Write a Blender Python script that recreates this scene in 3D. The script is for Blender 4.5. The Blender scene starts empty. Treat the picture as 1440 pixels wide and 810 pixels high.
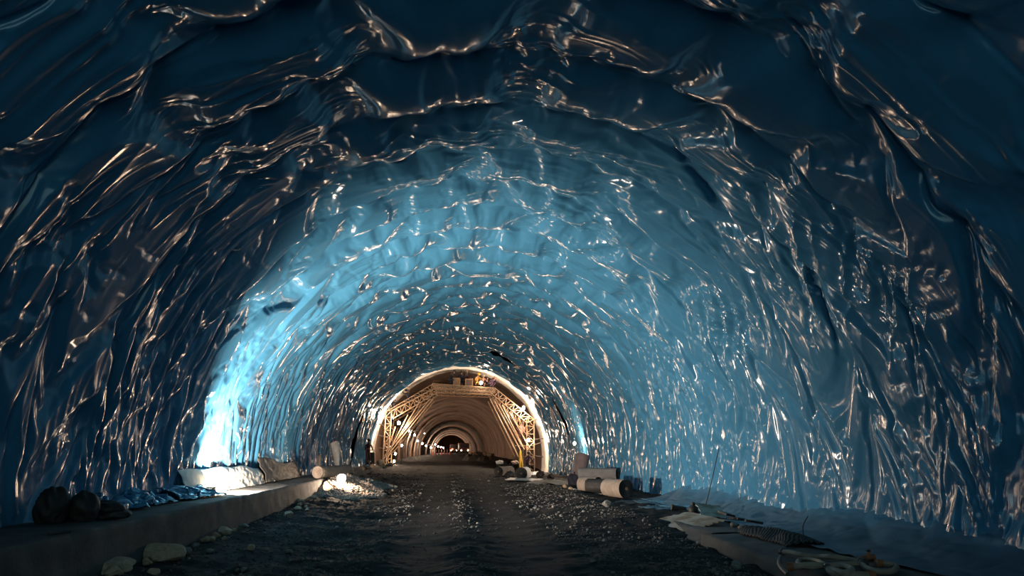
import bpy, bmesh, math, random
import numpy as np
from mathutils import Vector, Matrix, Euler
SC = bpy.context.scene
COL = SC.collection
# ---- membrane drape: the sheet is longer than the tunnel it is pinned to, so it falls into folds ----
TCX, TCZ, TR = 0.75, 1.35, 6.45
T0, T1 = math.radians(-10.5), math.radians(190.5)
def vnoise(x, y, seed):
    xi = np.floor(x).astype(np.int64); yi = np.floor(y).astype(np.int64)
    fx = x - xi; fy = y - yi
    fx = fx*fx*fx*(fx*(fx*6-15)+10); fy = fy*fy*fy*(fy*(fy*6-15)+10)
    def h(a, b):
        n = (a*374761393 + b*668265263 + seed*1442695041) & 0xffffffff
        n = ((n ^ (n >> 13))*1274126177) & 0xffffffff
        n = (n ^ (n >> 16)) & 0xffffff
        return n/float(0xffffff)*2-1
    a = h(xi, yi); b = h(xi+1, yi); c = h(xi, yi+1); d = h(xi+1, yi+1)
    return (a*(1-fx)+b*fx)*(1-fy)+(c*(1-fx)+d*fx)*fy
def wall_radius(s, y):
    return TR + 0.05*vnoise(s*0.4, y*0.4, 3) + 0.015*vnoise(s*1.1, y*1.2, 5)
def y_rows():
    ys = [-7.0]
    while ys[-1] < 3.4: ys.append(ys[-1] + 0.14)
    while ys[-1] < 54.0 or (len(ys)-1) % 4: ys.append(ys[-1] + min(max(0.0025*ys[-1], 0.023), 0.09))
    ys = np.array(ys)
    return ys*(1.0) if abs(ys[-1]-54) < .4 else ys
GRAV = (0.0003, 0.0001, 0.00003)
BEND = (0.45, 0.4, 0.3)
def upsample(A):
    n = A.shape[0]
    B = np.empty((2*n-1,)+A.shape[1:], A.dtype)
    B[::2] = A
    C = 0.5*(A[1:]+A[:-1])
    if n > 3: C[1:-1] = (9*(A[1:-2]+A[2:-1])-A[:-3]-A[3:])/16
    B[1::2] = C
    return B
def drape(ys, nt, its):
    rng = np.random.default_rng(11)
    def level(ys, ss, P, iters, seed, lvl):
        ny, n = len(ys), len(ss)
        Y, S = np.meshgrid(ys, ss, indexing='ij')
        near = np.clip(1-(Y-6)/40, 0.25, 1)
        th = T1 - S/TR
        def put(r, yy, t): return np.stack([TCX+r*np.cos(t), yy, TCZ+r*np.sin(t)], -1)
        Rw = wall_radius(S, Y).astype(np.float32)
        if P is None:
            P = put(Rw-0.02-0.05*(0.5+0.5*vnoise(S*0.35+Y*.3, Y*3.2, 21)), Y, th)
        P = P.astype(np.float32)
        ex = (1.028 + 0.020*vnoise(S*0.45, Y*0.45, 31)).astype(np.float32)
        ex += (0.03*np.abs(np.cos(th))**2).astype(np.float32)
        ey = np.diff(ys)[:, None].astype(np.float32)*0.5*(ex[1:]+ex[:-1])
        ds = ss[1]-ss[0]
        es = np.full((ny, n-1), ds*1.004, np.float32)
        dy_ = np.diff(ys)[:, None]
        dg = np.sqrt((dy_*1.05)**2 + ds**2).astype(np.float32)*np.ones((1, n-1), np.float32)
        V = np.zeros_like(P)
        # pins along each welded seam
        pi, pj = [], []
        prng = np.random.default_rng(5)
        for k, yy in enumerate(np.arange(-6.9, 54.2, 1.9)):
            off = prng.uniform(0, 1.1)
            sv = off
            while sv < ss[-1]:
                a = yy+prng.uniform(-.05, .05); b = sv+prng.uniform(-.3, .3)*(1.2-max(0, math.sin(T1-sv/TR)))
                i = int(np.argmin(abs(ys-a))); j = int(np.argmin(abs(ss-b)))
                pi.append(i); pj.append(j)
                sv += 1.35-0.75*max(0, math.sin(T1-sv/TR))**1.5
        for yy in np.arange(-6, 54.2, 0.55):
            a = yy+prng.uniform(-.2, .2); b = prng.uniform(0, .12)
            for bb in (b, ss[-1]-b):
                pi.append(int(np.argmin(abs(ys-a)))); pj.append(int(np.argmin(abs(ss-bb))))
        for q in range(140):
            a = prng.uniform(-6, 54); b = prng.uniform(.5, ss[-1]-.5)
            if math.sin(T1-b/TR) > .75 and q % 4: continue
            pi.append(int(np.argmin(abs(ys-a)))); pj.append(int(np.argmin(abs(ss-b))))
        pi = np.array(pi); pj = np.array(pj)
        jy = prng.normal(0, .025, len(pi)); jt = prng.normal(0, .025, len(pi))
        pp = put(Rw[pi, pj], ys[pi]+jy, (T1-(ss[pj]+jt)/TR)).astype(np.float32)
        e0 = put(Rw[0]-.02, Y[0], th[0]).astype(np.float32); e1 = put(Rw[-1]-.02, Y[-1], th[-1]).astype(np.float32)
        def con(A, B, rest, k, mode=0):
            d = B-A; L = np.sqrt(np.einsum('...i,...i', d, d))+1e-9
            c = L-rest
            if mode: c = np.minimum(c, 0)
            d *= (c/L*(0.5*k))[..., None]
            A += d; B -= d
        g = np.float32(GRAV[lvl])
        up = np.clip(np.sin(th), 0, 1); side = 0.25*np.abs(np.cos(th))
        GV = np.stack([np.cos(th)*up, 0*th, np.sin(th)*up+side], -1).astype(np.float32)
        deep = (0.085+0.30*np.clip(np.sin(th), 0, 1)**2.2)*(1+0.5*vnoise(S*.4, Y*.5, 77))
        Rin = (Rw-deep).astype(np.float32)
        for it in range(iters):
            V *= 0.93; V -= GV*g
            P0 = P.copy(); P += V
            for q in (0, 1):
                m = (ny-q)//2; con(P[q:q+2*m:2], P[q+1:q+2*m:2], ey[q:q+2*m:2][:m], 0.9)
                m = (n-q)//2; con(P[:, q:q+2*m:2], P[:, q+1:q+2*m:2], es[:, q:q+2*m:2][:, :m], 0.9)
            for q in (0, 1):
                m = (ny-q)//2
                con(P[q:q+2*m:2, :-1], P[q+1:q+2*m:2, 1:], dg[q:q+2*m:2][:m], 0.35)
                con(P[q:q+2*m:2, 1:], P[q+1:q+2*m:2, :-1], dg[q:q+2*m:2][:m], 0.35)
            if it % 2 == 0:
                for q in (0, 2):       # bending along y (pairs two apart, coloured by four)
                    for w in (0, 1):
                        A = P[q+w:-2:4]; B = P[q+w+2::4][:len(A)]
                        r = (ey[q+w:-1:4][:len(A)]+ey[q+w+1::4][:len(A)])*0.90
                        con(A, B, r, BEND[lvl], 1)
                        A = P[:, q+w:-2:4]; B = P[:, q+w+2::4][:, :A.shape[1]]
                        con(A, B, np.float32(2*ds*0.996), 0.8, 1)
            if it % 2 == 1:
                for q in (0, 4):
                    for w in range(4):
                        A = P[:, q+w:-4:8]; B = P[:, q+w+4::8][:, :A.shape[1]]
                        con(A, B, np.float32(4*ds*0.992), 0.6, 1)
            rx = P[..., 0]-TCX; rz = P[..., 2]-TCZ
            r = np.sqrt(rx*rx+rz*rz); f = np.minimum(1, (Rw-0.004)/r)*(1+0.12*np.clip((Rin-r)/r, 0, None))
            P[..., 0] = TCX+rx*f; P[..., 2] = TCZ+rz*f
            P[pi, pj] = pp; P[0] = e0; P[-1] = e1
            V = P-P0
            V[(f != 1)] *= 0.4
            np.clip(V, -.05, .05, out=V)
        return P
    smax = (T1-T0)*TR
    ss = np.linspace(0, smax, nt)
    P = level(ys[::4], ss[::4], None, its[0], 1, 0)
    for lv, st in ((1, 2), (2, 1)):
        P = upsample(P)
        P = upsample(P.transpose(1, 0, 2)).transpose(1, 0, 2).copy()
        yl, sl = ys[::st], ss[::st]
        Y, S = np.meshgrid(yl, sl, indexing='ij')
        a = (0.012, 0.006)[lv-1]
        q = vnoise(S*1.3+Y*.5, Y*(9, 14)[lv-1], 40+lv)*a
        th = T1-S/TR
        P[..., 0] -= q*np.cos(th); P[..., 2] -= q*np.sin(th)
        P = level(yl, sl, P.astype(np.float32), its[lv], lv, lv)
    return P, ss

# ------------------------------------------------------------------ camera
F = 1040.0
PITCH = math.atan(229/F)
YAW = -math.atan(88/F*math.cos(PITCH))
CAMP = Vector((0, 0, 1.7))
cam = bpy.data.cameras.new('camera'); co = bpy.data.objects.new('camera', cam); COL.objects.link(co)
cam.lens = 36*F/1440; cam.sensor_width = 36; cam.clip_end = 900; cam.clip_start = .05
co.location = CAMP; co.rotation_euler = (math.pi/2+PITCH, 0, YAW)
SC.camera = co
CR = Euler((math.pi/2+PITCH, 0, YAW)).to_matrix()
def ray(px, py): return CR @ Vector(((px-720)/F, (405-py)/F, -1))
def at(px, py, D):            # the point seen at (px, py) at distance D along the tunnel
    d = ray(px, py); return CAMP + d*(D/d.y)
def gr(px, py, z):            # the point seen at (px, py) at height z
    d = ray(px, py); return CAMP + d*((z-CAMP.z)/d.z)

# ------------------------------------------------------------------ object helpers
def tag(o, label=None, cat=None, group=None, kind=None):
    if label: o['label'] = label
    if cat: o['category'] = cat
    if group: o['group'] = group
    if kind: o['kind'] = kind
    return o
def empty(name, loc, label, cat, group=None, rz=0):
    o = bpy.data.objects.new(name, None); COL.objects.link(o)
    o.location = loc; o.rotation_euler = (0, 0, rz); o.empty_display_size = .1
    return tag(o, label, cat, group)
class MB:
    """collects shapes into one mesh"""
    def __init__(s): s.v = []; s.f = []; s.m = []
    def add(s, vs, fs, mi=0):
        o = len(s.v); s.v += [tuple(v) for v in vs]; s.f += [tuple(i+o for i in f) for f in fs]; s.m += [mi]*len(fs)
    def box(s, c, h, M=None, mi=0, bev=0.0):
        hx, hy, hz = h
        bm = bmesh.new(); bmesh.ops.create_cube(bm, size=2)
        for v in bm.verts: v.co = Vector((v.co.x*hx, v.co.y*hy, v.co.z*hz))
        if bev: bmesh.ops.bevel(bm, geom=list(bm.edges), offset=bev, segments=2, affect='EDGES', profile=.5)
        M = M or Matrix()
        vs = [M @ v.co + Vector(c) for v in bm.verts]
        bm.verts.index_update()
        s.add(vs, [[v.index for v in f.verts] for f in bm.faces], mi); bm.free(); return s
    def tube(s, pts, r, n=8, mi=0, cap=True):
        pts = [Vector(p) for p in pts]; k = len(pts)
        rs = r if isinstance(r, (list, tuple)) else [r]*k
        vs = []; u = None
        for i, p in enumerate(pts):
            t = (pts[min(i+1, k-1)]-pts[max(i-1, 0)]).normalized()
            if u is None:
                u = t.orthogonal().normalized()
            else:
                u = (u - t*u.dot(t)).normalized()
            w = t.cross(u)
            for a in range(n):
                q = 2*math.pi*a/n; vs.append(p+(u*math.cos(q)+w*math.sin(q))*rs[i])
        fs = [(i*n+a, i*n+(a+1) % n, (i+1)*n+(a+1) % n, (i+1)*n+a) for i in range(k-1) for a in range(n)]
        if cap: fs += [tuple(range(n))[::-1], tuple(range((k-1)*n, k*n))]
        s.add(vs, fs, mi); return s
    def bar(s, a, b, r, n=6, mi=0): return s.tube([a, b], r, n, mi)
    def lathe(s, prof, c=(0, 0, 0), M=None, n=20, mi=0):
        M = M or Matrix(); vs = []; k = len(prof)
        for r, z in prof:
            for a in range(n):
                q = 2*math.pi*a/n; vs.append(M @ Vector((r*math.cos(q), r*math.sin(q), z)) + Vector(c))
        fs = [(i*n+a, i*n+(a+1) % n, (i+1)*n+(a+1) % n, (i+1)*n+a) for i in range(k-1) for a in range(n)]
        fs += [tuple(range(n))[::-1], tuple(range((k-1)*n, k*n))]
        s.add(vs, fs, mi); return s
    def build(s, name, mats, parent=None, smooth=True, label=None):
        me = bpy.data.meshes.new(name); me.from_pydata(s.v, [], s.f)
        for m in (mats if isinstance(mats, (list, tuple)) else [mats]): me.materials.append(m)
        me.polygons.foreach_set('material_index', s.m)
        bm = bmesh.new(); bm.from_mesh(me); bmesh.ops.recalc_face_normals(bm, faces=bm.faces); bm.to_mesh(me); bm.free()
        if smooth:
            me.polygons.foreach_set('use_smooth', [True]*len(me.polygons))
            try: me.set_sharp_from_angle(angle=math.radians(38))
            except Exception: pass
        o = bpy.data.objects.new(name, me); COL.objects.link(o)
        if parent:
            o.parent = parent
        if label: o['label'] = label
        return o
def copy_tree(o, parent=None):
    c = o.copy(); COL.objects.link(c)
    if parent: c.parent = parent
    for ch in list(o.children): copy_tree(ch, c)
    return c
def np_mesh(name, P, mats, smooth=True, drop=None):
    ny, nt, _ = P.shape
    me = bpy.data.meshes.new(name)
    idx = np.arange(ny*nt).reshape(ny, nt)
    f = np.stack([idx[:-1, :-1], idx[:-1, 1:], idx[1:, 1:], idx[1:, :-1]], -1).reshape(-1, 4)
    if drop is not None: f = f[~drop[:-1, :-1].reshape(-1)]
    me.vertices.add(ny*nt); me.vertices.foreach_set('co', np.ascontiguousarray(P, np.float32).reshape(-1))
    me.loops.add(f.size); me.loops.foreach_set('vertex_index', f.reshape(-1).astype(np.int32))
    me.polygons.add(len(f)); me.polygons.foreach_set('loop_start', np.arange(0, f.size, 4, dtype=np.int32))
    me.polygons.foreach_set('use_smooth', np.full(len(f), smooth))
    me.update(calc_edges=True); me.validate()
    for m in (mats if isinstance(mats, (list, tuple)) else [mats]): me.materials.append(m)
    return me
def grid_obj(name, P, mats, parent=None, smooth=True, drop=None):
    o = bpy.data.objects.new(name, np_mesh(name, P, mats, smooth, drop)); COL.objects.link(o)
    if parent: o.parent = parent
    return o
def frame_z(d):               # matrix whose z axis is d
    d = Vector(d).normalized(); x = d.orthogonal().normalized(); y = d.cross(x)
    return Matrix((x, y, d)).transposed()

# ------------------------------------------------------------------ materials
def mat(name, col, rough=.6, metal=0, spec=.5, var=0.0, scale=8.0, col2=None, bump=0.0, bscale=30.0, emit=None, estr=0, coords='Object', stretch=(1, 1, 1), detail=5, lo=.35, hi=.65, coat=0):
    m = bpy.data.materials.new(name); m.use_nodes = True
    nt = m.node_tree; b = nt.nodes['Principled BSDF']
    b.inputs['Base Color'].default_value = (*col, 1); b.inputs['Roughness'].default_value = rough
    b.inputs['Metallic'].default_value = metal; b.inputs['Specular IOR Level'].default_value = spec
    b.inputs['Coat Weight'].default_value = coat
    if col2 or bump:
        tc = nt.nodes.new('ShaderNodeTexCoord'); mp = nt.nodes.new('ShaderNodeMapping')
        mp.inputs['Scale'].default_value = stretch
        nt.links.new(tc.outputs[coords], mp.inputs['Vector'])
    if col2:
        n = nt.nodes.new('ShaderNodeTexNoise'); n.inputs['Scale'].default_value = scale; n.inputs['Detail'].default_value = detail
        nt.links.new(mp.outputs[0], n.inputs['Vector'])
        r = nt.nodes.new('ShaderNodeValToRGB')
        r.color_ramp.elements[0].position = lo; r.color_ramp.elements[1].position = hi
        r.color_ramp.elements[0].color = (*col, 1); r.color_ramp.elements[1].color = (*col2, 1)
        nt.links.new(n.outputs['Fac'], r.inputs['Fac']); nt.links.new(r.outputs['Color'], b.inputs['Base Color'])
    if bump:
        n2 = nt.nodes.new('ShaderNodeTexNoise'); n2.inputs['Scale'].default_value = bscale; n2.inputs['Detail'].default_value = 6
        nt.links.new(mp.outputs[0], n2.inputs['Vector'])
        bp = nt.nodes.new('ShaderNodeBump'); bp.inputs['Strength'].default_value = bump; bp.inputs['Distance'].default_value = .02
        nt.links.new(n2.outputs['Fac'], bp.inputs['Height']); nt.links.new(bp.outputs['Normal'], b.inputs['Normal'])
    if emit:
        b.inputs['Emission Color'].default_value = (*emit, 1); b.inputs['Emission Strength'].default_value = estr
    return m
M = {}
M['mud'] = mat('mud', (.008, .008, .0095), .85, spec=.15, col2=(.020, .0195, .019), scale=1.4, bump=.8, bscale=14)
M['rock'] = mat('rock', (.12, .115, .11), .9, col2=(.29, .275, .255), scale=5, bump=.5, bscale=12)
M['pale_rock'] = mat('pale_rock', (.42, .28, .18), .85, col2=(.54, .39, .27), scale=5, bump=.5, bscale=12)
M['gravel'] = mat('gravel', (.055, .053, .051), .9, col2=(.20, .19, .18), scale=3.5, lo=.3, hi=.75)
M['warm_gravel'] = mat('warm_gravel', (.22, .18, .15), .85, col2=(.42, .36, .31), scale=7)
M['concrete'] = mat('concrete', (.045, .046, .048), .85, col2=(.10, .096, .09), scale=1.6, bump=.35, bscale=20, detail=8)
M['shotcrete'] = mat('shotcrete', (.145, .085, .058), .85, col2=(.25, .16, .115), scale=.35, bump=.9, bscale=2.2, stretch=(1, 2.2, 1), detail=8)
M['fleece'] = mat('fleece', (.74, .70, .64), .9, col2=(.84, .80, .75), scale=3, bump=.25, bscale=60)
M['grey_fleece'] = mat('grey_fleece', (.15, .15, .155), .9, col2=(.20, .20, .205), scale=3, bump=.3, bscale=50)
M['dark_fleece'] = mat('dark_fleece', (.07, .065, .058), .9, col2=(.12, .11, .10), scale=4, bump=.3, bscale=50)
M['tan_fleece'] = mat('tan_fleece', (.24, .19, .155), .85, col2=(.34, .28, .24), scale=5, bump=.3, bscale=50)
M['mauve'] = mat('mauve', (.22, .16, .165), .85, col2=(.29, .22, .225), scale=3, bump=.3, bscale=40)
M['wrap'] = mat('wrap', (.46, .44, .42), .22, col2=(.34, .33, .32), scale=5, bump=.4, bscale=10, coat=.6)
M['black'] = mat('black', (.012, .012, .013), .6, col2=(.025, .024, .024), scale=10, bump=.2)
M['dark_bag'] = mat('dark_bag', (.018, .014, .013), .6, col2=(.035, .026, .022), scale=6, bump=.3, bscale=16)
M['cardboard'] = mat('cardboard', (.20, .13, .075), .85, col2=(.27, .18, .11), scale=12)
M['steel'] = mat('steel', (.32, .21, .135), .55, metal=0, col2=(.23, .145, .085), scale=9)
M['yellow_steel'] = mat('yellow_steel', (.62, .42, .06), .5, col2=(.45, .30, .05), scale=8)
M['rebar'] = mat('rebar', (.035, .03, .03), .6, col2=(.07, .045, .035), scale=20)
M['wood'] = mat('wood', (.36, .29, .20), .8, col2=(.22, .17, .115), scale=4, stretch=(1, 6, 6), bump=.3)
M['plywood'] = mat('plywood', (.34, .33, .28), .8, col2=(.20, .15, .10), scale=3.2, bump=.3, lo=.45, hi=.62)
M['hose'] = mat('hose', (.36, .27, .20), .6, col2=(.26, .195, .15), scale=6, bump=.2)
M['orange'] = mat('orange', (.38, .12, .04), .6, col2=(.22, .08, .04), scale=15)
M['alloy'] = mat('alloy', (.5, .49, .47), .45, col2=(.42, .41, .40), scale=20)
M['housing'] = mat('housing', (.03, .03, .03), .5, col2=(.045, .045, .045), scale=20)
M['navy'] = mat('navy', (.012, .014, .026), .8, col2=(.02, .022, .036), scale=10)
M['maroon'] = mat('maroon', (.07, .018, .02), .8, col2=(.045, .014, .016), scale=10)
M['purple'] = mat('purple', (.075, .04, .085), .8, col2=(.06, .032, .07), scale=10)
M['pink'] = mat('pink', (.45, .26, .25), .8, col2=(.38, .22, .21), scale=10)
M['hivis'] = mat('hivis', (.40, .22, .05), .7, col2=(.34, .18, .04), scale=10)
M['skin'] = mat('skin', (.42, .24, .16), .6, col2=(.38, .21, .14), scale=20)
M['helmet'] = mat('helmet', (.65, .45, .05), .35, col2=(.6, .4, .05), scale=5)
M['white_paint'] = mat('white_paint', (.7, .68, .64), .5, col2=(.55, .52, .48), scale=6)
M['red_paint'] = mat('red_paint', (.45, .05, .03), .5, col2=(.36, .04, .03), scale=6)
M['truck'] = mat('truck', (.09, .05, .04), .5, col2=(.06, .035, .03), scale=4)
M['tyre'] = mat('tyre', (.012, .012, .012), .9, col2=(.02, .02, .02), scale=20)
M['glass'] = mat('glass', (.02, .025, .03), .08, col2=(.03, .03, .03), scale=2)
WARM = (1.0, .73, .52)
M['lamp_glow'] = mat('lamp_glow', (1, .9, .75), .4, emit=(1, .78, .5), estr=60)
M['tail_glow'] = mat('tail_glow', (.6, .05, .03), .4, emit=(1, .12, .06), estr=6)
M['head_glow'] = mat('head_glow', (1, .9, .7), .4, emit=(1, .75, .45), estr=25)

def membrane_mat(name, col, dust=None, rough=.185):
    m = bpy.data.materials.new(name); m.use_nodes = True; nt = m.node_tree; b = nt.nodes['Principled BSDF']
    tc = nt.nodes.new('ShaderNodeTexCoord')
    b.inputs['Base Color'].default_value = (*col, 1); b.inputs['Roughness'].default_value = rough
    b.inputs['IOR'].default_value = 1.5
    n = nt.nodes.new('ShaderNodeTexNoise'); n.inputs['Scale'].default_value = 1.3; n.inputs['Detail'].default_value = 6
    nt.links.new(tc.outputs['Object'], n.inputs['Vector'])
    mr = nt.nodes.new('ShaderNodeMapRange'); mr.inputs['From Min'].default_value = .3; mr.inputs['From Max'].default_value = .7
    mr.inputs['To Min'].default_value = rough-.05; mr.inputs['To Max'].default_value = rough+.07
    nt.links.new(n.outputs['Fac'], mr.inputs['Value']); nt.links.new(mr.outputs[0], b.inputs['Roughness'])
    if dust:
        n3 = nt.nodes.new('ShaderNodeTexNoise'); n3.inputs['Scale'].default_value = 2.2; n3.inputs['Detail'].default_value = 8
        nt.links.new(tc.outputs['Object'], n3.inputs['Vector'])
        sp = nt.nodes.new('ShaderNodeSeparateXYZ'); nt.links.new(tc.outputs['Object'], sp.inputs[0])
        m1 = nt.nodes.new('ShaderNodeMapRange'); m1.inputs['From Min'].default_value = dust[0]; m1.inputs['From Max'].default_value = dust[1]
        m1.inputs['To Min'].default_value = 1.0; m1.inputs['To Max'].default_value = -.35
        nt.links.new(sp.outputs['Z'], m1.inputs['Value'])
        ad = nt.nodes.new('ShaderNodeMath'); ad.operation = 'MULTIPLY_ADD'; ad.use_clamp = True
        nt.links.new(n3.outputs['Fac'], ad.inputs[0]); ad.inputs[1].default_value = .9; nt.links.new(m1.outputs[0], ad.inputs[2])
        sb = nt.nodes.new('ShaderNodeMath'); sb.operation = 'SUBTRACT'; sb.use_clamp = True
        nt.links.new(ad.outputs[0], sb.inputs[0]); sb.inputs[1].default_value = .3
        mx = nt.nodes.new('ShaderNodeMix'); mx.data_type = 'RGBA'
        mx.inputs['A'].default_value = (*col, 1); mx.inputs['B'].default_value = (.075, .095, .105, 1)
        nt.links.new(sb.outputs[0], mx.inputs['Factor']); nt.links.new(mx.outputs['Result'], b.inputs['Base Color'])
        r2 = nt.nodes.new('ShaderNodeMath'); r2.operation = 'MULTIPLY_ADD'
        nt.links.new(sb.outputs[0], r2.inputs[0]); r2.inputs[1].default_value = .5; nt.links.new(mr.outputs[0], r2.inputs[2])
        nt.links.new(r2.outputs[0], b.inputs['Roughness'])
    # fine pimpling and small creases of the plastic
    n2 = nt.nodes.new('ShaderNodeTexNoise'); n2.inputs['Scale'].default_value = 9; n2.inputs['Detail'].default_value = 4
    nt.links.new(tc.outputs['Object'], n2.inputs['Vector'])
    bp = nt.nodes.new('ShaderNodeBump'); bp.inputs['Strength'].default_value = .08; bp.inputs['Distance'].default_value = .02
    nt.links.new(n2.outputs['Fac'], bp.inputs['Height']); nt.links.new(bp.outputs['Normal'], b.inputs['Normal'])
    return m
BLUE = (.052, .20, .35)
M['membrane'] = membrane_mat('membrane', BLUE)
M['dusty_membrane'] = membrane_mat('dusty_membrane', BLUE, dust=(.15, .95))

# ------------------------------------------------------------------ the tunnel
ys = y_rows(); P, ss = drape(ys, 381, (300, 160, 70))
# finer mesh round the vault, then sharp creases, welded seam strips and their puckers
P = upsample(P.transpose(1, 0, 2)).transpose(1, 0, 2).copy(); ss = np.linspace(ss[0], ss[-1], P.shape[1]); Yg = P[..., 1]
Sg = np.broadcast_to(ss[None, :], Yg.shape)
up_ = np.clip(np.sin(T1-Sg/TR), 0, 1)
wp = .35*vnoise(Sg*.8, Yg*.8, 401); skew = .30*vnoise(Sg*.25, Yg*.3, 402)
c1 = np.abs(vnoise(Sg*.55+wp, (Yg+skew*Sg*.35)*3.1+wp, 403)); c2 = np.abs(vnoise(Sg*.95-wp+Yg*.7, (Yg-skew*Sg*.3)*6.0, 404))
c3 = np.abs(vnoise(Sg*.6+Yg*1.1, Yg*1.4-Sg*.5+wp, 405))
msk = np.clip(.5+.9*vnoise(Sg*.5+7, Yg*.55, 406), .08, 1)
amp = np.clip(1-(Yg-14)/60, .3, 1)*msk
h = amp*(.07*(.28-c1)+.055*(.28-c2)+.06*(.25-c3))
k_ = (Yg+6.9)/1.9; dseam = (k_-np.round(k_))*1.9+.05*vnoise(Sg*.7, np.round(k_)*3.1, 407)
pk = np.clip(.2+1.1*vnoise(Sg*.6, np.round(k_)*5.7, 408), 0, 1)
h = h + np.exp(-(dseam/.035)**2)*(.010+pk*.022*np.abs(vnoise(Sg*9, np.round(k_)*2.3, 409))) + np.exp(-(dseam/.10)**2)*pk*.018*vnoise(Sg*5.5, np.round(k_)*1.3, 410) + .006*(dseam > 0)*(dseam < .5)*(1-np.clip(dseam, 0, .5)/.5)
# the front run of sheet ends on a free edge that stands off the next one
edge = 44.3+0.25*vnoise(Sg*.4, Sg*0+3, 9)
lift = np.clip((Yg-(edge-1.6))/1.6, 0, 1)**2*0.03*(Yg < edge)
rx = P[..., 0]-TCX; rz = P[..., 2]-TCZ; rr = np.hypot(rx, rz)
fk = (rr-np.maximum(lift, 0)-h)/rr
P[..., 0] = TCX+rx*fk; P[..., 2] = TCZ+rz*fk
gapw = .55*np.clip(.55+vnoise(Sg*.42, Sg*0+2, 19)*1.3, 0, 1)*np.clip((np.abs(Sg-ss[-1]/2)-.8)/1.2, 0, 1)
gap = (np.abs(Yg-edge) < gapw)
tag(grid_obj('wall_lining', P, M['membrane'], drop=gap), 'glossy blue waterproofing membrane draped in folds over the tunnel vault', 'membrane', kind='structure')

def ring_surface(y0, y1, dy, R, t0, t1, nt, fn):
    yv = np.arange(y0, y1+1e-6, dy); tv = np.linspace(t1, t0, nt)
    Y, T = np.meshgrid(yv, tv, indexing='ij'); S = (t1-T)*R
    r = R+fn(S, Y)
    return np.stack([TCX+r*np.cos(T), Y, TCZ+r*np.sin(T)], -1)
def rib(S, Y):
    g = np.zeros_like(Y); c = 57.0; k = 0; rg = random.Random(4)
    while c < 340:
        w = .32; g -= (.08+.14*rg.random())*np.exp(-((Y-c)/w)**2); c += rg.choice((1.3, 1.8, 2.4, 3.4))*(1+.006*c)
    return g + .07*vnoise(S*.8, Y*.5, 51)+.03*vnoise(S*2.2, Y*1.6, 52)+.1+.3*np.clip((54.5-Y)/1.2, 0, 1)
tag(grid_obj('wall_concrete', ring_surface(38, 322, .35, 6.5, math.radians(-14), math.radians(194), 110, rib), M['shotcrete']),
    'brown sprayed concrete tunnel vault with steel arch ribs receding behind the gantry', 'tunnel wall', kind='structure')
def fl(S, Y):
    ragged = np.clip((Y-58.3-.7*vnoise(S*.5, S*0, 61))/.9, 0, 1)
    return -.03-.05*np.abs(vnoise(S*1.1, Y*1.2, 62))+.18*ragged
tag(grid_obj('wall_fleece', ring_surface(53.9, 59.8, .11, 6.45, math.radians(-11), math.radians(191), 240, fl), M['fleece']),
    'pale geotextile fleece band round the vault where the blue membrane stops', 'fleece', kind='structure')
bmq = MB(); n = 64
bmq.add([(TCX+7*math.cos(2*math.pi*i/n), 321, TCZ+7*math.sin(2*math.pi*i/n)) for i in range(n)], [tuple(range(n))])
tag(bmq.build('wall_back', M['shotcrete']), 'dark brown rock face closing the far end of the tunnel', 'tunnel wall', kind='structure')

# ground
def rise(x, y):
    t = np.clip((y-12)/46, 0, 1); t = t*t*(3-2*t)
    side = np.clip((x-1.5)/3.0, 0, 1)
    return t*(.62-.45*side*(1-np.clip((y-58)/20, 0, 1))) + np.clip((y-58)/60, 0, 1)*.2
def ground_z(x, y):
    x = np.asarray(x, float); y = np.asarray(y, float)
    z = rise(x, y)
    near = np.clip(1-(y-30)/25, 0, 1)
    z = z + near*(.16*np.clip((-1.9-x)/2.2, 0, 1)**1.5 + .20*np.clip((x-2.6)/1.8, 0, 1)*np.clip((y-13.5)/4, 0, 1) + .03*np.exp(-((x-.35)/.3)**2))
    tr = np.exp(-((x+.45)/.5)**2)+np.exp(-((x-1.35)/.6)**2)
    z = z - .05*tr*near
    z = z + (1-.75*np.clip(tr, 0, 1))*(.05*vnoise(x*.9, y*.9, 71)+.03*vnoise(x*2.7, y*2.7, 72)+.018*vnoise(x*7, y*7, 73))
    return z
yv = [-7.0]
while yv[-1] < 345: yv.append(yv[-1]+max(.045, min(.006*max(yv[-1], 8), 1.2)) if yv[-1] > 7 else yv[-1]+.2)
xv = np.linspace(-6.5, 7.6, 330)
Yq, Xq = np.meshgrid(np.array(yv), xv, indexing='ij')
tag(grid_obj('floor', np.stack([Xq, Yq, ground_z(Xq, Yq)], -1)[:, ::1], M['mud']), 'dark muddy stony tunnel floor with smooth wheel tracks', 'ground', kind='structure')
LK, LZ = -4.38, .75          # left walkway edge and height
RK, RZ = 4.66, .20           # right walkway edge and height
def strip(name, prof, y0, y1, dy, m, label, seed):
    yv = np.arange(y0, y1, dy)
    pr = []
    for (a, b) in zip(prof[:-1], prof[1:]):
        k = max(2, int(math.hypot(b[0]-a[0], b[1]-a[1])/.07))
        for i in range(k): pr.append((a[0]+(b[0]-a[0])*i/k, a[1]+(b[1]-a[1])*i/k))
    pr.append(prof[-1]); pr = np.array(pr)
    Pq = np.zeros((len(yv), len(pr), 3)); Pq[..., 0] = pr[None, :, 0]; Pq[..., 1] = yv[:, None]; Pq[..., 2] = pr[None, :, 1]
    q = .012*vnoise(Pq[..., 1]*.9, Pq[..., 2]*3+Pq[..., 0]*2, seed)+.012*vnoise(Pq[..., 1]*4, Pq[..., 2]*7+Pq[..., 0]*5, seed+1)
    Pq[..., 2] += q; Pq[..., 0] += q*.8
    return tag(grid_obj(name, Pq, m), label, 'kerb', kind='structure')
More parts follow.
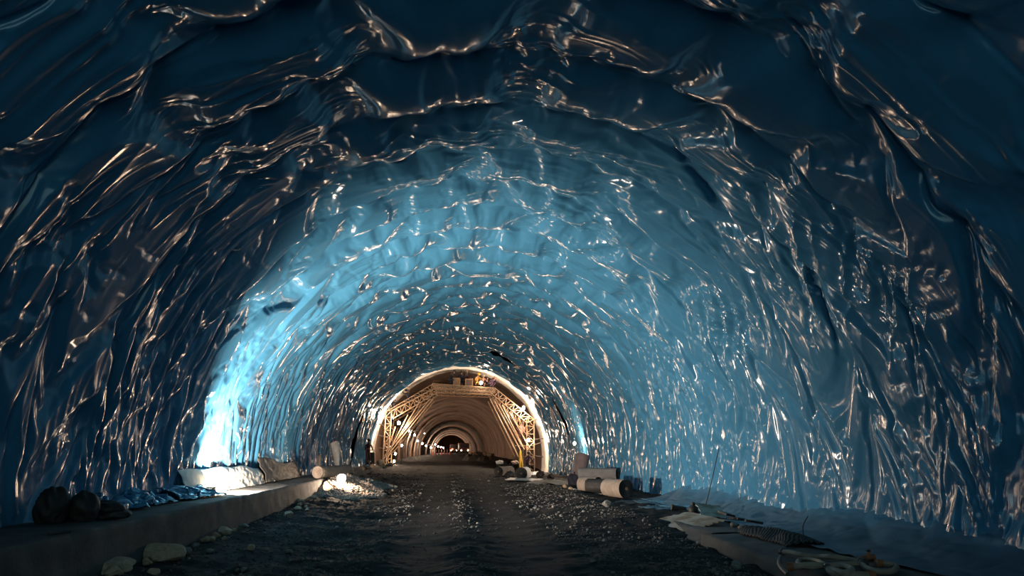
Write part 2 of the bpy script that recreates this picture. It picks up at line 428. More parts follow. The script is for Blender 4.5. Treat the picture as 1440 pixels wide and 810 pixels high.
strip('kerb_left', [(-6.4, LZ), (LK-.03, LZ), (LK, LZ-.04), (LK+.05, -.2)], -7, 52, .12, M['concrete'], 'high concrete kerb and walkway along the left wall', 81)
strip('kerb_right', [(RK-.04, -.25), (RK, RZ-.03), (RK+.03, RZ), (7.4, RZ)], -7, 14.1, .1, M['concrete'], 'low concrete kerb and walkway along the right wall', 83)
strip('kerb_right', [(RK-.3, -.15), (RK+.25, RZ), (7.4, RZ)], 14.1, 54, .12, M['concrete'], 'dusty walkway under the right wall beyond the broken kerb end', 87)

# ------------------------------------------------------------------ lights: every one belongs to a lamp that is built
def point(loc, e, col=WARM, r=.10):
    l = bpy.data.lights.new('lamp_light', 'POINT'); l.energy = e; l.color = col; l.shadow_soft_size = r
    o = bpy.data.objects.new('lamp_light', l); o.location = loc; COL.objects.link(o); return o
def area(loc, aim, e, col, w, h):
    l = bpy.data.lights.new('lamp_light', 'AREA'); l.energy = e; l.color = col; l.shape = 'RECTANGLE'; l.size = w; l.size_y = h
    o = bpy.data.objects.new('lamp_light', l); o.location = loc
    o.rotation_euler = Vector(aim).to_track_quat('-Z', 'Y').to_euler(); COL.objects.link(o); return o
def floodlight(loc, aim, e, label, group=None, s=1.0, stand=.10, kind='area', col=WARM):
    """halogen work light: housing, glass, bracket with foot"""
    loc = Vector(loc); t = empty('floodlight', loc, label, 'floodlight', group)
    R = Vector(aim).to_track_quat('-Z', 'Y').to_matrix(); c = Vector((0, 0, stand+.13*s))
    h = MB(); R4 = R.to_4x4()
    h.box(c+R @ Vector((0, 0, .05*s)), (.15*s, .11*s, .045*s), R4, bev=.012*s)
    for k in range(5): h.box(c+R @ Vector((-.10*s+.05*s*k, 0, .105*s)), (.006*s, .09*s, .02*s), R4)
    h.build('housing', M['alloy'], t)
    g = MB(); g.lathe([(.01, 0), (.175*s, 0), (.165*s, -.03*s), (.12*s, -.07*s), (.06*s, -.09*s), (.01, -.095*s)], c, R4, 18); g.build('lens', M['lamp_glow'], t)
    b = MB()
    for q in (-1, 1):
        p = c+R @ Vector((q*.165*s, 0, .04*s)); b.bar(p, (p.x, p.y, .012), .008*s); b.bar((p.x-.0, p.y-.12*s, .01), (p.x, p.y+.12*s, .01), .009*s)
    p1 = c+R @ Vector((-.165*s, 0, .04*s)); p2 = c+R @ Vector((.165*s, 0, .04*s))
    b.bar((p1.x, p1.y, .012), (p2.x, p2.y, .012), .008*s); b.bar(p1, p2, .006*s)
    b.build('stand', M['housing'], t)
    p = loc+c+R @ Vector((0, 0, -.10*s-.01))
    if kind == 'area': area(p, aim, e, col, .25*s, .18*s)
    else: point(loc+c+R @ Vector((0, 0, -.2)), e, col, .09*s)
    return t
LAMP_L = gr(306, 692, LZ); LAMP_L.y = 17.5; LAMP_L.x = -5.22; LAMP_L.z = LZ+.02
floodlight(LAMP_L, (.50, .81, .30), 2300, 'floodlight blazing against the white fleece at the foot of the left wall', col=(1, .80, .62), s=.8, stand=-.02)

def stand_lamp(loc, h, e, label, group=None, leg=True, col=WARM, s=.9):
    """bulb lamp on a post"""
    t = empty('work_lamp', loc, label, 'lamp', group)
    p = MB(); p.bar((0, 0, .02), (0, 0, h-.10), .018)
    if leg:
        for a in (0, 2.1, 4.2): p.bar((.3*math.cos(a), .3*math.sin(a), 0), (0, 0, .45), .012)
    p.build('post', M['housing'], t)
    b = MB(); b.lathe([(.01, -.10), (.035, -.09), (.04, -.03), (.02, 0)], (0, 0, h), n=12); b.build('socket', M['housing'], t)
    g = MB(); g.lathe([(.02, -.005), (.05*s, .03), (.065*s, .08*s), (.05*s, .125*s), (.015, .15*s)], (0, 0, h), n=14); g.build('bulb', M['lamp_glow'], t)
    point(Vector(loc)+Vector((0, 0, h+.08)), e, col, .09); return t
q = at(808, 626, 39.5); stand_lamp((q.x, q.y, RZ+.02), q.z-RZ-.02, 1150, 'work lamp on a thin stand against the right wall above the leaning roll', s=1.2)
# lamps beyond the gantry, strung along the left wall
def wall_lamp(px, py, D, e, label, group, s=1.0):
    c = at(px, py, D); t = empty('work_lamp', c, label, 'lamp', group)
    g = MB(); g.lathe([(.02, -.10*s), (.08*s, -.06*s), (.10*s, 0), (.07*s, .07*s), (.02, .10*s)], n=12); g.build('bulb', M['lamp_glow'], t)
    k = MB(); k.lathe([(.11*s, .11*s), (.12*s, .15*s), (.05*s, .22*s), (.02, .24*s)], n=12); k.bar((0, 0, .2*s), (0, 0, .5), .012)
    # hook arm to the rock wall
    wx = TCX-math.sqrt(max(6.45**2-(c.z+.5-TCZ)**2, 1))-c.x
    if c.x > TCX: wx = TCX+math.sqrt(max(6.45**2-(c.z+.5-TCZ)**2, 1))-c.x
    k.bar((0, 0, .5), (wx, 0, .55), .014); k.build('bracket', M['housing'], t)
    point(c+Vector((0, -.25, 0)), e*1.5, WARM, .14); return t
GL = 'lamps strung along the left wall beyond the gantry'
far = [(576, 607, 88, 520), (583, 612, 102, 520), (587, 620, 114, 420), (594, 624, 126, 420), (599, 627, 138, 420), (606, 629.5, 150, 420), (612, 625, 190, 1300), (616, 628, 235, 1800), (620, 629, 265, 2600), (623.5, 629.8, 296, 3600)]  # last two lamps are added to brighten the black far end
names = ['nearest and highest of the wall lamps receding behind the gantry', 'large glaring wall lamp second in the receding row behind the gantry', 'third wall lamp along the receding row behind the gantry', 'fourth wall lamp along the receding row behind the gantry',
         'fifth wall lamp along the receding row behind the gantry', 'sixth and lowest wall lamp along the receding row', 'farther glowing lamp just above the lowest one in the row', 'lamp at the far end of the row just left of the red posts', 'added far lamp right of the last big lamp, lighting the tunnel end', 'farthest added lamp past the receding row, lighting the tunnel end']
for (px, py, D, e), n in zip(far, names): wall_lamp(px, py, D, e, n, GL, .9+.004*D)
wall_lamp(597, 609.5, 96, 40, 'tiny lone lamp hanging above the receding row of wall lamps', GL, .7)
for px, py, D, n in ((565, 628, 62, 'upper of the lamps on posts beside the left gantry tower'), (556, 640, 59.5, 'middle one of the post lamps beside the left gantry tower'), (554, 650.5, 58.6, 'lowest lamp near the ground beside the left gantry tower')):
    c = at(px, py, D); z0 = float(ground_z(c.x, c.y)); stand_lamp((c.x, c.y, z0), c.z-z0, 330, n, 'post lamps beside the gantry', s=1.3)

# ------------------------------------------------------------------ the gantry
GY, GB = 56.0, 59.0
def G(px, py, back=False):
    p = at(px, py, GY)
    return Vector((p.x, GB if back else GY, p.z))
ga = empty('scaffold_gantry', (TCX, GY, float(ground_z(TCX, GY))), 'tan lattice scaffold gantry arched under the vault with braced towers and deck', 'gantry')
def gpart(name, mb, m, label=None):
    o = mb.build(name, m, ga, smooth=False, label=label); o.matrix_parent_inverse = Matrix.Translation(-ga.location); return o
def lattice(mb, a0, a1, b0, b1, n, r=.035, rl=.02):
    """two chords a0-a1 and b0-b1 with zigzag bracing"""
    mb.bar(a0, a1, r); mb.bar(b0, b1, r)
    for i in range(n):
        p = Vector(a0).lerp(a1, i/n); q2 = Vector(b0).lerp(b1, i/n); p3 = Vector(a0).lerp(a1, (i+1)/n); q3 = Vector(b0).lerp(b1, (i+1)/n)
        mb.bar(p, q2, rl); mb.bar(p, q3, rl) if i % 2 else mb.bar(q2, p3, rl)
    mb.bar(a1, b1, rl)
def pair(f, mb):
    for bk in (False, True): f(mb, bk)
def zbase(x): return float(ground_z(x, GY))
tw = MB()
def f(mb, bk):
    a = G(538.5, 649, bk); b = G(545.5, 648, bk); a.z = LZ if not bk else .6; b.z = a.z
    lattice(mb, a, G(542.5, 577, bk), b, G(550.5, 577.5, bk), 8, .05, .028)
pair(f, tw)
for (px, py) in ((541, 628), (542, 602), (542.5, 577), (550.5, 577.5), (546.5, 628), (549, 602)): tw.bar(G(px, py), G(px, py, True), .03)
gpart('tower', tw, M['steel'])
tw = MB()
def f(mb, bk):
    a = G(741, 652, bk); b = G(751.5, 653, bk); a.z = b.z = zbase(a.x)
    lattice(mb, a, G(740.5, 588, bk), b, G(751, 590, bk), 7, .045, .024)
pair(f, tw)
for (px, py) in ((741, 630), (741, 610), (740.5, 588), (751, 590), (751, 630), (751, 610)): tw.bar(G(px, py), G(px, py, True), .03)
gpart('tower', tw, M['steel'])
tr = MB()
def f(mb, bk):
    lattice(mb, G(550.5, 577.5, bk), G(612, 546, bk), G(552, 589, bk), G(615, 552, bk), 10, .045, .026)
    lattice(mb, G(546, 577, bk), G(608, 540.5, bk), G(550.5, 577.5, bk), G(612, 546, bk), 9, .03, .02)
pair(f, tr)
for i in range(11): tr.bar(G(550.5, 577.5).lerp(G(612, 546), i/10), G(550.5, 577.5, True).lerp(G(612, 546, True), i/10), .025)
gpart('arch_truss', tr, M['steel'])
tr = MB()
def f(mb, bk):
    lattice(mb, G(696, 546, bk), G(751, 590, bk), G(690, 553, bk), G(741, 595, bk), 10, .045, .026)
    lattice(mb, G(690, 553, bk), G(741, 595, bk), G(696, 566, bk), G(742, 612, bk), 9, .03, .022)
pair(f, tr)
for i in range(11): tr.bar(G(696, 546).lerp(G(751, 590), i/10), G(696, 546, True).lerp(G(751, 590, True), i/10), .025)
gpart('arch_truss', tr, M['steel'])
tr = MB()
def f(mb, bk):
    lattice(mb, G(608, 539.5, bk), G(697, 546, bk), G(611, 545.5, bk), G(696, 551, bk), 22, .04, .02)
    lattice(mb, G(611, 547, bk), G(696, 552, bk), G(613, 552, bk), G(690, 555, bk), 18, .035, .018)
pair(f, tr)
for i in range(15): tr.bar(G(611, 547).lerp(G(696, 552), i/14), G(611, 547, True).lerp(G(696, 552, True), i/14), .03)
gpart('bridge_truss', tr, M['steel'])
DK0, DK1 = G(608, 540.8), G(697, 547)
dk = MB(); ang = math.atan2(DK1.z-DK0.z, DK1.x-DK0.x); L = (DK1-DK0).length
for k in range(10):
    c = (DK0+DK1)/2+Vector((0, .15+.3*k, 0)); dk.box(c, (L/2, .13, .025), Matrix.Rotation(-ang, 4, 'Y'))
gpart('deck', dk, M['wood'], 'plank deck')
for (px, py, qx, qy) in ((546.5, 634, 604, 562), (549, 636, 609, 561), (553, 624, 574, 583), (541, 645, 556, 600), (557, 621, 590, 566)):
    for bk in (False, True): s_ = MB(); s_.bar(G(px, py, bk), G(qx, qy, bk), .05); gpart('strut', s_, M['steel'])
for (px, py, qx, qy) in ((729, 643, 689, 561), (732, 634, 695, 564), (737, 632, 706, 570), (734, 628, 701, 568), (745, 630, 716, 580)):
    for bk in (False, True): s_ = MB(); s_.bar(G(px, py, bk), G(qx, qy, bk), .05); gpart('strut', s_, M['steel'])
s_ = MB(); b = G(731.5, 656); b.z = zbase(b.x)
s_.bar(b, G(731.5, 634), .09, 8); s_.bar(b+Vector((.25, 0, 0)), G(731.5, 634), .05, 8); s_.box(b+Vector((0, 0, .03)), (.22, .22, .03)); gpart('strut_foot', s_, M['yellow_steel'], 'yellow painted strut foot')
for (px, py, qx, qy) in ((751, 590, 760, 589.5), (751, 618, 764, 616.5), (751, 626, 762, 622), (751, 641, 764, 642.5), (544, 600, 533, 596), (543, 615, 532, 612), (542, 631, 533, 630)):
    for bk in (False, True): s_ = MB(); s_.bar(G(px, py, bk), G(qx, qy, bk), .035); gpart('bracket', s_, M['rebar'], 'dark outrigger bracket')
rl = MB()
for k in range(8):
    a = DK0.lerp(DK1, k/7)+Vector((0, 2.95, 0)); rl.bar(a, a+Vector((0, 0, .55)), .02)
rl.bar(DK0+Vector((0, 2.95, .55)), DK1+Vector((0, 2.95, .55)), .02); rl.bar(DK0+Vector((0, 2.95, .28)), DK1+Vector((0, 2.95, .28)), .018)
gpart('railing', rl, M['steel'])

def lamp_on_gantry(px, py, e, label):
    c = G(px, py)+Vector((0, -.12, 0)); t = empty('work_lamp', c, label, 'lamp', 'lamps on the gantry')
    g = MB(); g.lathe([(.02, -.12), (.09, -.08), (.12, 0), (.09, .08), (.02, .12)], n=14); g.build('bulb', M['lamp_glow'], t)
    k = MB(); k.lathe([(.13, .10), (.14, .14), (.05, .2), (.02, .24)], n=14); k.bar((0, 0, .2), (.0, .25, .3), .014); k.build('shade', M['housing'], t)
    point(c+Vector((0, -.2, 0)), e, WARM, .12)
lamp_on_gantry(736, 574, 950, 'glaring lamp high under the right shoulder of the gantry')
lamp_on_gantry(561, 595, 750, 'glowing lamp behind the left gantry tower')
lamp_on_gantry(743, 619, 150, 'small lamp halfway up the right gantry tower')
lamp_on_gantry(676.5, 538.5, 60, 'small lamp glowing on the right end of the gantry deck')
# boxes on the deck
def deck_at(px): k = (px-608)/(697-608); return DK0.lerp(DK1, k)
for (x0, x1, hh, nm, mm) in ((637, 647, .60, 'brown wooden box on the gantry deck between two workers', 'cardboard'), (654, 665, .62, 'dark brown panel box on the gantry deck under the crouching worker', 'truck')):
    a, b = deck_at(x0), deck_at(x1); w = (b.x-a.x)/2; t = empty('crate', ((a.x+b.x)/2, GY+.35, (a.z+b.z)/2+.03), nm, 'box')
    k = MB(); k.box((0, 0, hh/2), (w, .25, hh/2), bev=.015); k.build('box_body', M[mm], t)
    k = MB()
    for z in (.06, hh-.06): k.box((0, -.262, z), (w, .012, .035))
    for x in (-w+.04, w-.04): k.box((x, -.265, hh/2), (.035, .012, hh/2))
    k.build('batten', M['steel'], t)

# ------------------------------------------------------------------ people
def person(name_loc, J, label, cloth, trousers, helmet='helmet', rz=0, group=None, hat=True):
    """J: joint positions in metres about the figure's own base"""
    t = empty('person', name_loc, label, 'person', group, rz)
    V, E_, R_ = [], [], []
    def v(p, r): V.append(Vector(p)); R_.append(r); return len(V)-1
    def e(a, b): E_.append((a, b))
    pv = v(J['pelvis'], (.145, .12)); ch = v(J['chest'], (.165, .12)); nk = v(J['neck'], (.06, .06)); hd = v(J['head'], (.085, .10))
    md = v(Vector(J['pelvis']).lerp(J['chest'], .5), (.135, .11))
    e(pv, md); e(md, ch); e(ch, nk); e(nk, hd)
    up = (Vector(J['head'])-Vector(J['neck'])).normalized()
    tp = v(Vector(J['head'])+up*.10, (.06, .07)); e(hd, tp)
    fc = Vector(J.get('face', (0, -1, 0))).normalized()
    ns = v(Vector(J['head'])+fc*.105-up*.01, (.018, .016)); e(hd, ns)
    skin_pts = [Vector(J['head']), Vector(J['head'])+up*.1]
    for s_ in ('l', 'r'):
        hp = v(J['hip_'+s_], (.095, .095)); kn = v(J['knee_'+s_], (.062, .062)); an = v(J['ankle_'+s_], (.043, .043)); to = v(J['toe_'+s_], (.04, .032))
        e(pv, hp); e(hp, kn); e(kn, an); e(an, to)
        sh = v(J['shoulder_'+s_], (.06, .06)); el = v(J['elbow_'+s_], (.043, .043)); wr = v(J['wrist_'+s_], (.028, .028))
        e(ch, sh); e(sh, el); e(el, wr)
        d = (Vector(J['wrist_'+s_])-Vector(J['elbow_'+s_])).normalized(); sd = d.cross(Vector((0, 1, .2))).normalized(); nn = sd.cross(d)
        W = Vector(J['wrist_'+s_]); pm = v(W+d*.055, (.038, .016)); e(wr, pm)
        skin_pts += [W+d*.07, W+d*.14]
        for k, (o_, l_) in enumerate(((-.032, .075), (-.011, .09), (.011, .085), (.032, .065))):
            a = v(W+d*.095+sd*o_, (.010, .010)); b2 = v(W+d*(.095+l_*.5)+sd*o_*1.1+nn*.012, (.009, .009)); c2 = v(W+d*(.095+l_)+sd*o_*1.1+nn*.035, (.008, .008))
            e(pm, a); e(a, b2); e(b2, c2)
        a = v(W+d*.05+sd*-.05, (.011, .011)); b2 = v(W+d*.085+sd*-.066+nn*.02, (.009, .009)); e(pm, a); e(a, b2)
    me = bpy.data.meshes.new('body'); me.from_pydata([tuple(p) for p in V], E_, [])
    o = bpy.data.objects.new('body', me); COL.objects.link(o); o.parent = t
    sm = o.modifiers.new('skin', 'SKIN'); sm.use_smooth_shade = True
    for i, r in enumerate(R_):
        me.skin_vertices[0].data[i].radius = r; me.skin_vertices[0].data[i].use_root = (i == 0)
    su = o.modifiers.new('sub', 'SUBSURF'); su.levels = su.render_levels = 1
    bpy.context.view_layer.update()
    m2 = bpy.data.meshes.new_from_object(o.evaluated_get(bpy.context.evaluated_depsgraph_get()))
    o.modifiers.clear(); o.data = m2; m2.name = 'body'
    m2.materials.clear()
    for m_ in (M['skin'], M[cloth], M[trousers]): m2.materials.append(m_)
    pel = Vector(J['pelvis']); axis = (Vector(J['chest'])-pel).normalized()
    legs = [Vector(J[a+s_]) for a in ('hip_', 'knee_', 'ankle_', 'toe_') for s_ in 'lr']
    for p_ in m2.polygons:
        c = p_.center
        if min((c-q).length for q in skin_pts) < .115 and (c-Vector(J['chest'])).length > .14: p_.material_index = 0
        elif (c-pel).dot(axis) < .05 and min((c-q).length for q in legs) < .32: p_.material_index = 2
        else: p_.material_index = 1
        p_.use_smooth = True
    if hat:
        X = frame_z(up).to_4x4()
        h = MB(); h.lathe([(.150, -.005), (.118, .0), (.115, .04), (.095, .085), (.055, .112), (.012, .12)], Vector(J['head'])+up*.045, X, 16)
        h.build('helmet', M[helmet], t)
    return t
def pose(lean=0.0, crouch=0.0, arm_l=(.18, -.30, .25), arm_r=(-.18, -.30, .25), turn=0.0):
    """a standing figure facing -y; lean bends the trunk forward (radians), crouch 0..1 lowers the hips; arm_* = wrist from shoulder"""
    hz = .92-.50*crouch; J = {}
    J['pelvis'] = Vector((0, .10*crouch, hz))
    for s_, q in (('l', 1), ('r', -1)):
        J['hip_'+s_] = Vector((.09*q, .10*crouch, hz-.04)); J['knee_'+s_] = Vector((.13*q, -.02-.36*crouch, .49-.04*crouch))
        J['ankle_'+s_] = Vector((.13*q, .02+.03*crouch, .08)); J['toe_'+s_] = Vector((.15*q, -.15, .035))
    d = Vector((0, -math.sin(lean), math.cos(lean)))
    ch = J['pelvis']+d*.42; J['chest'] = ch; J['neck'] = ch+d*.17
    d2 = Vector((0, -math.sin(lean*.6), math.cos(lean*.6))); J['head'] = J['neck']+d2*.14; J['face'] = Vector((0, -math.cos(lean*.6), -math.sin(lean*.6)))
    for s_, q, a in (('l', 1, arm_l), ('r', -1, arm_r)):
        sh = ch+d*.09+Vector((.19*q, 0, 0)); J['shoulder_'+s_] = sh
        w = sh+Vector(a); J['wrist_'+s_] = w
        md = (sh+w)/2; gap = max(0, .28**2-((w-sh).length/2)**2)**.5
        J['elbow_'+s_] = md+Vector((.35*q, .2, -.9)).normalized()*gap
    return J
GW = 'workers on the gantry deck'
a = deck_at(632.5); person((a.x, GY+.3, a.z+.03), pose(.6, 1.0, (.05, -.20, .42), (-.05, -.22, .42)), 'person in dark clothes crouching on the gantry deck at left, reaching up to the vault', 'navy', 'navy', 'navy', rz=math.radians(80), group=GW)
a = deck_at(650); person((a.x, GY+.55, a.z+.03), pose(.65, 1.0, (.30, -.25, .25), (-.32, -.2, .2)), 'person in black in the middle of the gantry deck, arms spread to the vault', 'navy', 'navy', 'navy', rz=math.radians(-15), group=GW)
a = deck_at(662); person((a.x, GY+1.0, a.z+.03), pose(.75, .9, (.1, -.3, .15), (-.1, -.35, .1)), 'person bending low behind the panel box on the gantry deck', 'maroon', 'navy', 'navy', rz=math.radians(-60), group=GW)
a = deck_at(669.5); person((a.x, GY+.6, a.z+.03), pose(.8, 1.0, (.1, -.3, -.1), (-.1, -.3, -.1)), 'person in an orange vest squatting near the right end of the deck', 'hivis', 'navy', 'helmet', rz=math.radians(30), group=GW)
a = deck_at(679); person((a.x, GY+1.5, a.z+.03), pose(.8, 1.0, (.1, -.3, -.05), (-.1, -.3, -.05)), 'person in pale pink clothes squatting beside the small deck lamp', 'pink', 'navy', 'white_paint', rz=math.radians(10), group=GW)
a = deck_at(690); person((a.x, GY+.6, a.z+.03), pose(.9, 1.0, (.1, -.3, -.1), (-.1, -.3, -.1)), 'person in purple squatting at the far right end of the gantry deck', 'purple', 'navy', 'helmet', rz=math.radians(50), group=GW)
p = G(574, 569.5); person((p.x, GY+.5, p.z), pose(.6, 1.0, (.1, -.3, .36), (-.1, -.32, .36)), 'person in dark clothes standing on the sloping left arch, stooping under the vault', 'navy', 'maroon', 'navy', rz=math.radians(-35), group='workers on the left arch of the gantry')
p = G(552.5, 583); person((p.x, GY+.5, p.z), pose(.6, .9, (.1, -.35, .25), (-.1, -.35, .25)), 'person in black crouching atop the left gantry tower against the vault edge', 'navy', 'navy', 'navy', rz=math.radians(-15), group='workers on the left arch of the gantry')
p = gr(523, 653.5, LZ); person((p.x, 51.0, LZ), pose(.12, .15, (.1, -.2, -.35), (-.1, -.25, -.3)), 'person in dark maroon clothes standing at the foot of the left gantry tower', 'maroon', 'maroon', 'navy', rz=math.radians(40))
p = at(741, 650, 53.5); person((p.x, 53.5, zbase(p.x)), pose(.45, .55, (.1, -.3, -.2), (-.1, -.35, -.15)), 'person in purple stooping beside the yellow strut foot', 'purple', 'navy', 'navy', rz=math.radians(20))
p = G(735, 626); person((p.x, GY+1.2, p.z), pose(.1, .1, (.1, -.3, -.2), (-.1, -.3, -.1)), 'person in pink shirt on the right gantry tower beside the small lamp', 'pink', 'maroon', 'navy', rz=math.radians(10))
pl = MB(); pl.box((p.x+.25, GY+1.3, p.z-.03), (.75, .6, .03)); gpart('landing', pl, M['wood'], 'plank landing on the right tower')

# ------------------------------------------------------------------ rolls of fleece and membrane
def roll(base, d, L, r, label, m, mend='dark_fleece', core=True, group=None, up=0.0, wob=.012):
    """a wound roll lying with its axis along d; base = point under its near end"""
    d = Vector(d).normalized(); t = empty('fleece_roll', base, label, 'roll', group)
    X = frame_z(d); s = MB(); n = 28; K = 14; rg = random.Random(int(abs(base[0]*100)+abs(base[1]*37)))
    pts = []
    for k in range(K+1):
        f_ = k/K; rk = r*(1+wob*math.sin(f_*9+rg.random())+.008*rg.uniform(-1, 1))
        for a in range(n):
            q_ = 2*math.pi*a/n; rr_ = rk*(1+.018*math.sin(3*q_+f_*2)+.01*rg.uniform(-1, 1))
            pts.append(X @ Vector((rr_*math.cos(q_), rr_*math.sin(q_), f_*L)) + Vector((0, 0, r+up)))
    s.add(pts, [(i*n+a, i*n+(a+1) % n, (i+1)*n+(a+1) % n, (i+1)*n+a) for i in range(K) for a in range(n)])
    # loose flap of the last turn
    fl_ = []
    for k in range(7):
        f_ = k/6
        for a in range(5): fl_.append(X @ Vector((r*(1.03+.03*a)*math.cos(.9+a*.14), r*(1.03+.03*a)*math.sin(.9+a*.14), f_*L)) + Vector((0, 0, r+up)))
    s.add(fl_, [(i*5+a, i*5+a+1, (i+1)*5+a+1, (i+1)*5+a) for i in range(6) for a in range(4)])
    s.build('wound_sheet', M[m], t)
    for zz, sg in ((0, -1), (L, 1)):
        e_ = MB()
        # spiral end faces, each turn standing a little proud
        for k in range(7):
            ra, rb = r*(.98-.12*k), r*(.98-.12*(k+1)); w = .012*(k % 2)+.004*k
            vs = []
            for a in range(n):
                q_ = 2*math.pi*a/n
                vs += [X @ Vector((ra*math.cos(q_), ra*math.sin(q_), zz+sg*w)) + Vector((0, 0, r+up)), X @ Vector((rb*math.cos(q_), rb*math.sin(q_), zz+sg*(w-.006))) + Vector((0, 0, r+up))]
            e_.add(vs, [(2*a, 2*a+1, 2*((a+1) % n)+1, 2*((a+1) % n)) for a in range(n)])
        e_.build('rolled_end', M[mend], t)
    if core:
        c = MB()
        c.tube([X @ Vector((0, 0, -.03)) + Vector((0, 0, r+up)), X @ Vector((0, 0, L+.03)) + Vector((0, 0, r+up))], r*.17, 12)
        c.build('core_tube', M['cardboard'], t)
    return t
def lean_roll(base, d, L, r, label, m, capm=None, name='fleece_roll'):
    t = empty(name, base, label, 'roll'); X = frame_z(d).to_4x4(); s = MB()
    off = Vector((0, 0, r*math.sqrt(max(0, 1-Vector(d).normalized().z**2))))
    s.lathe([(r*.2, 0), (r*.97, 0), (r, .03), (r*.985, L*.3), (r*1.01, L*.6), (r, L-.03), (r*.97, L), (r*.75, L-.012), (r*.7, L+.004), (r*.45, L-.012), (r*.2, L)], off, X, 24)
    s.build('wound_sheet', M[m], t)
    c = MB(); c.tube([off+X @ Vector((0, 0, L-.02)), off+X @ Vector((0, 0, L+.05))], r*.3, 12); c.build('core_tube', M[capm or 'cardboard'], t)
    return t
# left wall: lying roll and the leaning wrapped one, a short post
p = gr(446, 673, LZ); roll((p.x, p.y, LZ), (.30, 1, 0), 2.6, .215, 'brown grey fleece roll lying on the left walkway, its round end showing', 'dark_fleece', 'tan_fleece')
p = gr(478, 664, LZ); lean_roll((p.x, p.y+.2, LZ+.01), (-.30, .12, 1), 1.32, .20, 'shiny plastic wrapped roll leaning upright behind the left kerb floodlight', 'wrap', 'red_paint')
p = at(449, 655, 30); t = empty('marker_post', (p.x, 30, LZ), 'short dark post standing between the lying roll and the wrapped roll', 'post')
k = MB(); k.box((0, 0, .38), (.05, .05, .38), bev=.008); k.build('post', M['rebar'], t); k = MB(); k.lathe([(.06, .76), (.065, .78), (.03, .82)], n=10); k.build('cap', M['rebar'], t)
# right wall stack
p = gr(842, 693, RZ); roll((p.x, p.y, RZ), (-.75, .85, 0), .80, .28, 'short pale tan roll at the bottom left of the stack by the right wall', 'tan_fleece', 'black')
p = gr(881, 701, RZ); roll((p.x, p.y, RZ), (-.45, 1, 0), 1.0, .30, 'pale roll with a dark hollow end, nearest of the stack by the right wall', 'tan_fleece', 'black')
p = gr(876, 688, RZ); roll((p.x, p.y+.9, RZ+.30), (-.90, .50, 0), 1.65, .25, 'long grey fleece roll lying on top of the stack by the right wall', 'grey_fleece', 'dark_fleece')
p = gr(862, 697, RZ); roll((p.x+.05, p.y+.65, RZ), (-.75, .7, 0), .9, .26, 'black filler roll standing for the dark gap between the two pale rolls of the stack', 'black', 'black')  # black filler painting the shaded gap between the pale rolls
p = at(813, 670, 38); lean_roll((p.x, p.y, RZ+.02), (.26, .1, 1), 1.25, .34, 'thick mauve grey roll standing against the right wall beneath the lamp', 'mauve')
def sack(c, s, label, m, seed, name='sack', cat='sack', group=None, knot=True, lump=1.0):
    """tied rubbish sack, lumpy"""
    t = empty(name, c, label, cat, group)
    bm = bmesh.new(); bmesh.ops.create_icosphere(bm, subdivisions=4, radius=1)
    co_ = np.array([v.co[:] for v in bm.verts]); q_ = lump*(vnoise(co_[:, 0]*1.6+co_[:, 2], co_[:, 1]*1.6-co_[:, 2], seed)*.18-np.abs(vnoise(co_[:, 0]*3+co_[:, 2]*2, co_[:, 1]*3-co_[:, 2], seed+1))*.16)
    for v, k in zip(bm.verts, q_):
        z = v.co.z; v.co *= 1+k; v.co = Vector((v.co.x*s[0], v.co.y*s[1], (max(v.co.z, -.72)+.72)/1.72*s[2]))
    me = bpy.data.meshes.new('sack_body'); bm.to_mesh(me); bm.free(); me.materials.append(M[m]); me.polygons.foreach_set('use_smooth', [True]*len(me.polygons))
    o = bpy.data.objects.new('sack_body', me); COL.objects.link(o); o.parent = t
    if knot:
        k = MB(); k.lathe([(.03, s[2]*.93), (.025, s[2]*1.02), (.05, s[2]*1.10), (.02, s[2]*1.12)], n=9); k.build('knot', M[m], t)
    return t
p = gr(808, 684, RZ); sack((p.x, p.y, RZ), (.30, .25, .55), 'dark navy sack slumped left of the roll stack', 'navy', 3)
p = gr(70, 737, LZ); sack((p.x, p.y, LZ), (.22, .22, .50), 'tall dark rounded sack on the left walkway in the shadow', 'dark_bag', 5, knot=False)
p = gr(98, 737, LZ); sack((p.x, p.y+.3, LZ), (.20, .20, .40), 'smaller dark sack just right of the tall dark sack', 'dark_bag', 7, knot=False)
p = gr(138, 733, LZ); sack((p.x-.15, p.y+.4, LZ), (.42, .30, .25), 'low dark heap shaped sack lying on the left walkway near the crumpled membrane', 'dark_bag', 9, knot=False)
def bent(name, pts, r, label, cat, m, group=None, n=8, ends=None):
    k = MB()
    P_ = [Vector(p) for p in pts]; S_ = []
    for i in range(len(P_)-1):
        a, b, c, d = P_[max(i-1, 0)], P_[i], P_[i+1], P_[min(i+2, len(P_)-1)]
        for j in range(8):
            t_ = j/8; S_.append(.5*((2*b)+(c-a)*t_+(2*a-5*b+4*c-d)*t_*t_+(3*b-a-3*c+d)*t_**3))
    S_.append(P_[-1]); k.tube(S_, r, n)
    if ends:
        t = empty(name, P_[0], label, cat, group)
        o = k.build('tube', M[m], t); o.matrix_parent_inverse = Matrix.Translation(-t.location)
        for q_ in (0, -1):
            e_ = MB(); dd = (S_[1]-S_[0]) if q_ == 0 else (S_[-1]-S_[-2]); dd.normalize()
            e_.tube([S_[q_]-dd*.04, S_[q_]+dd*.04], r*1.35, 10); o = e_.build('coupling', M[ends], t); o.matrix_parent_inverse = Matrix.Translation(-t.location)
        return t
    return tag(k.build(name, M[m]), label, cat, group)
z = LZ+.035; bent('stick', [gr(68, 751, z), gr(83, 749, z), gr(99, 747.5, z)], .018, 'thin dark stick lying along the edge of the left kerb', 'stick', 'rebar')

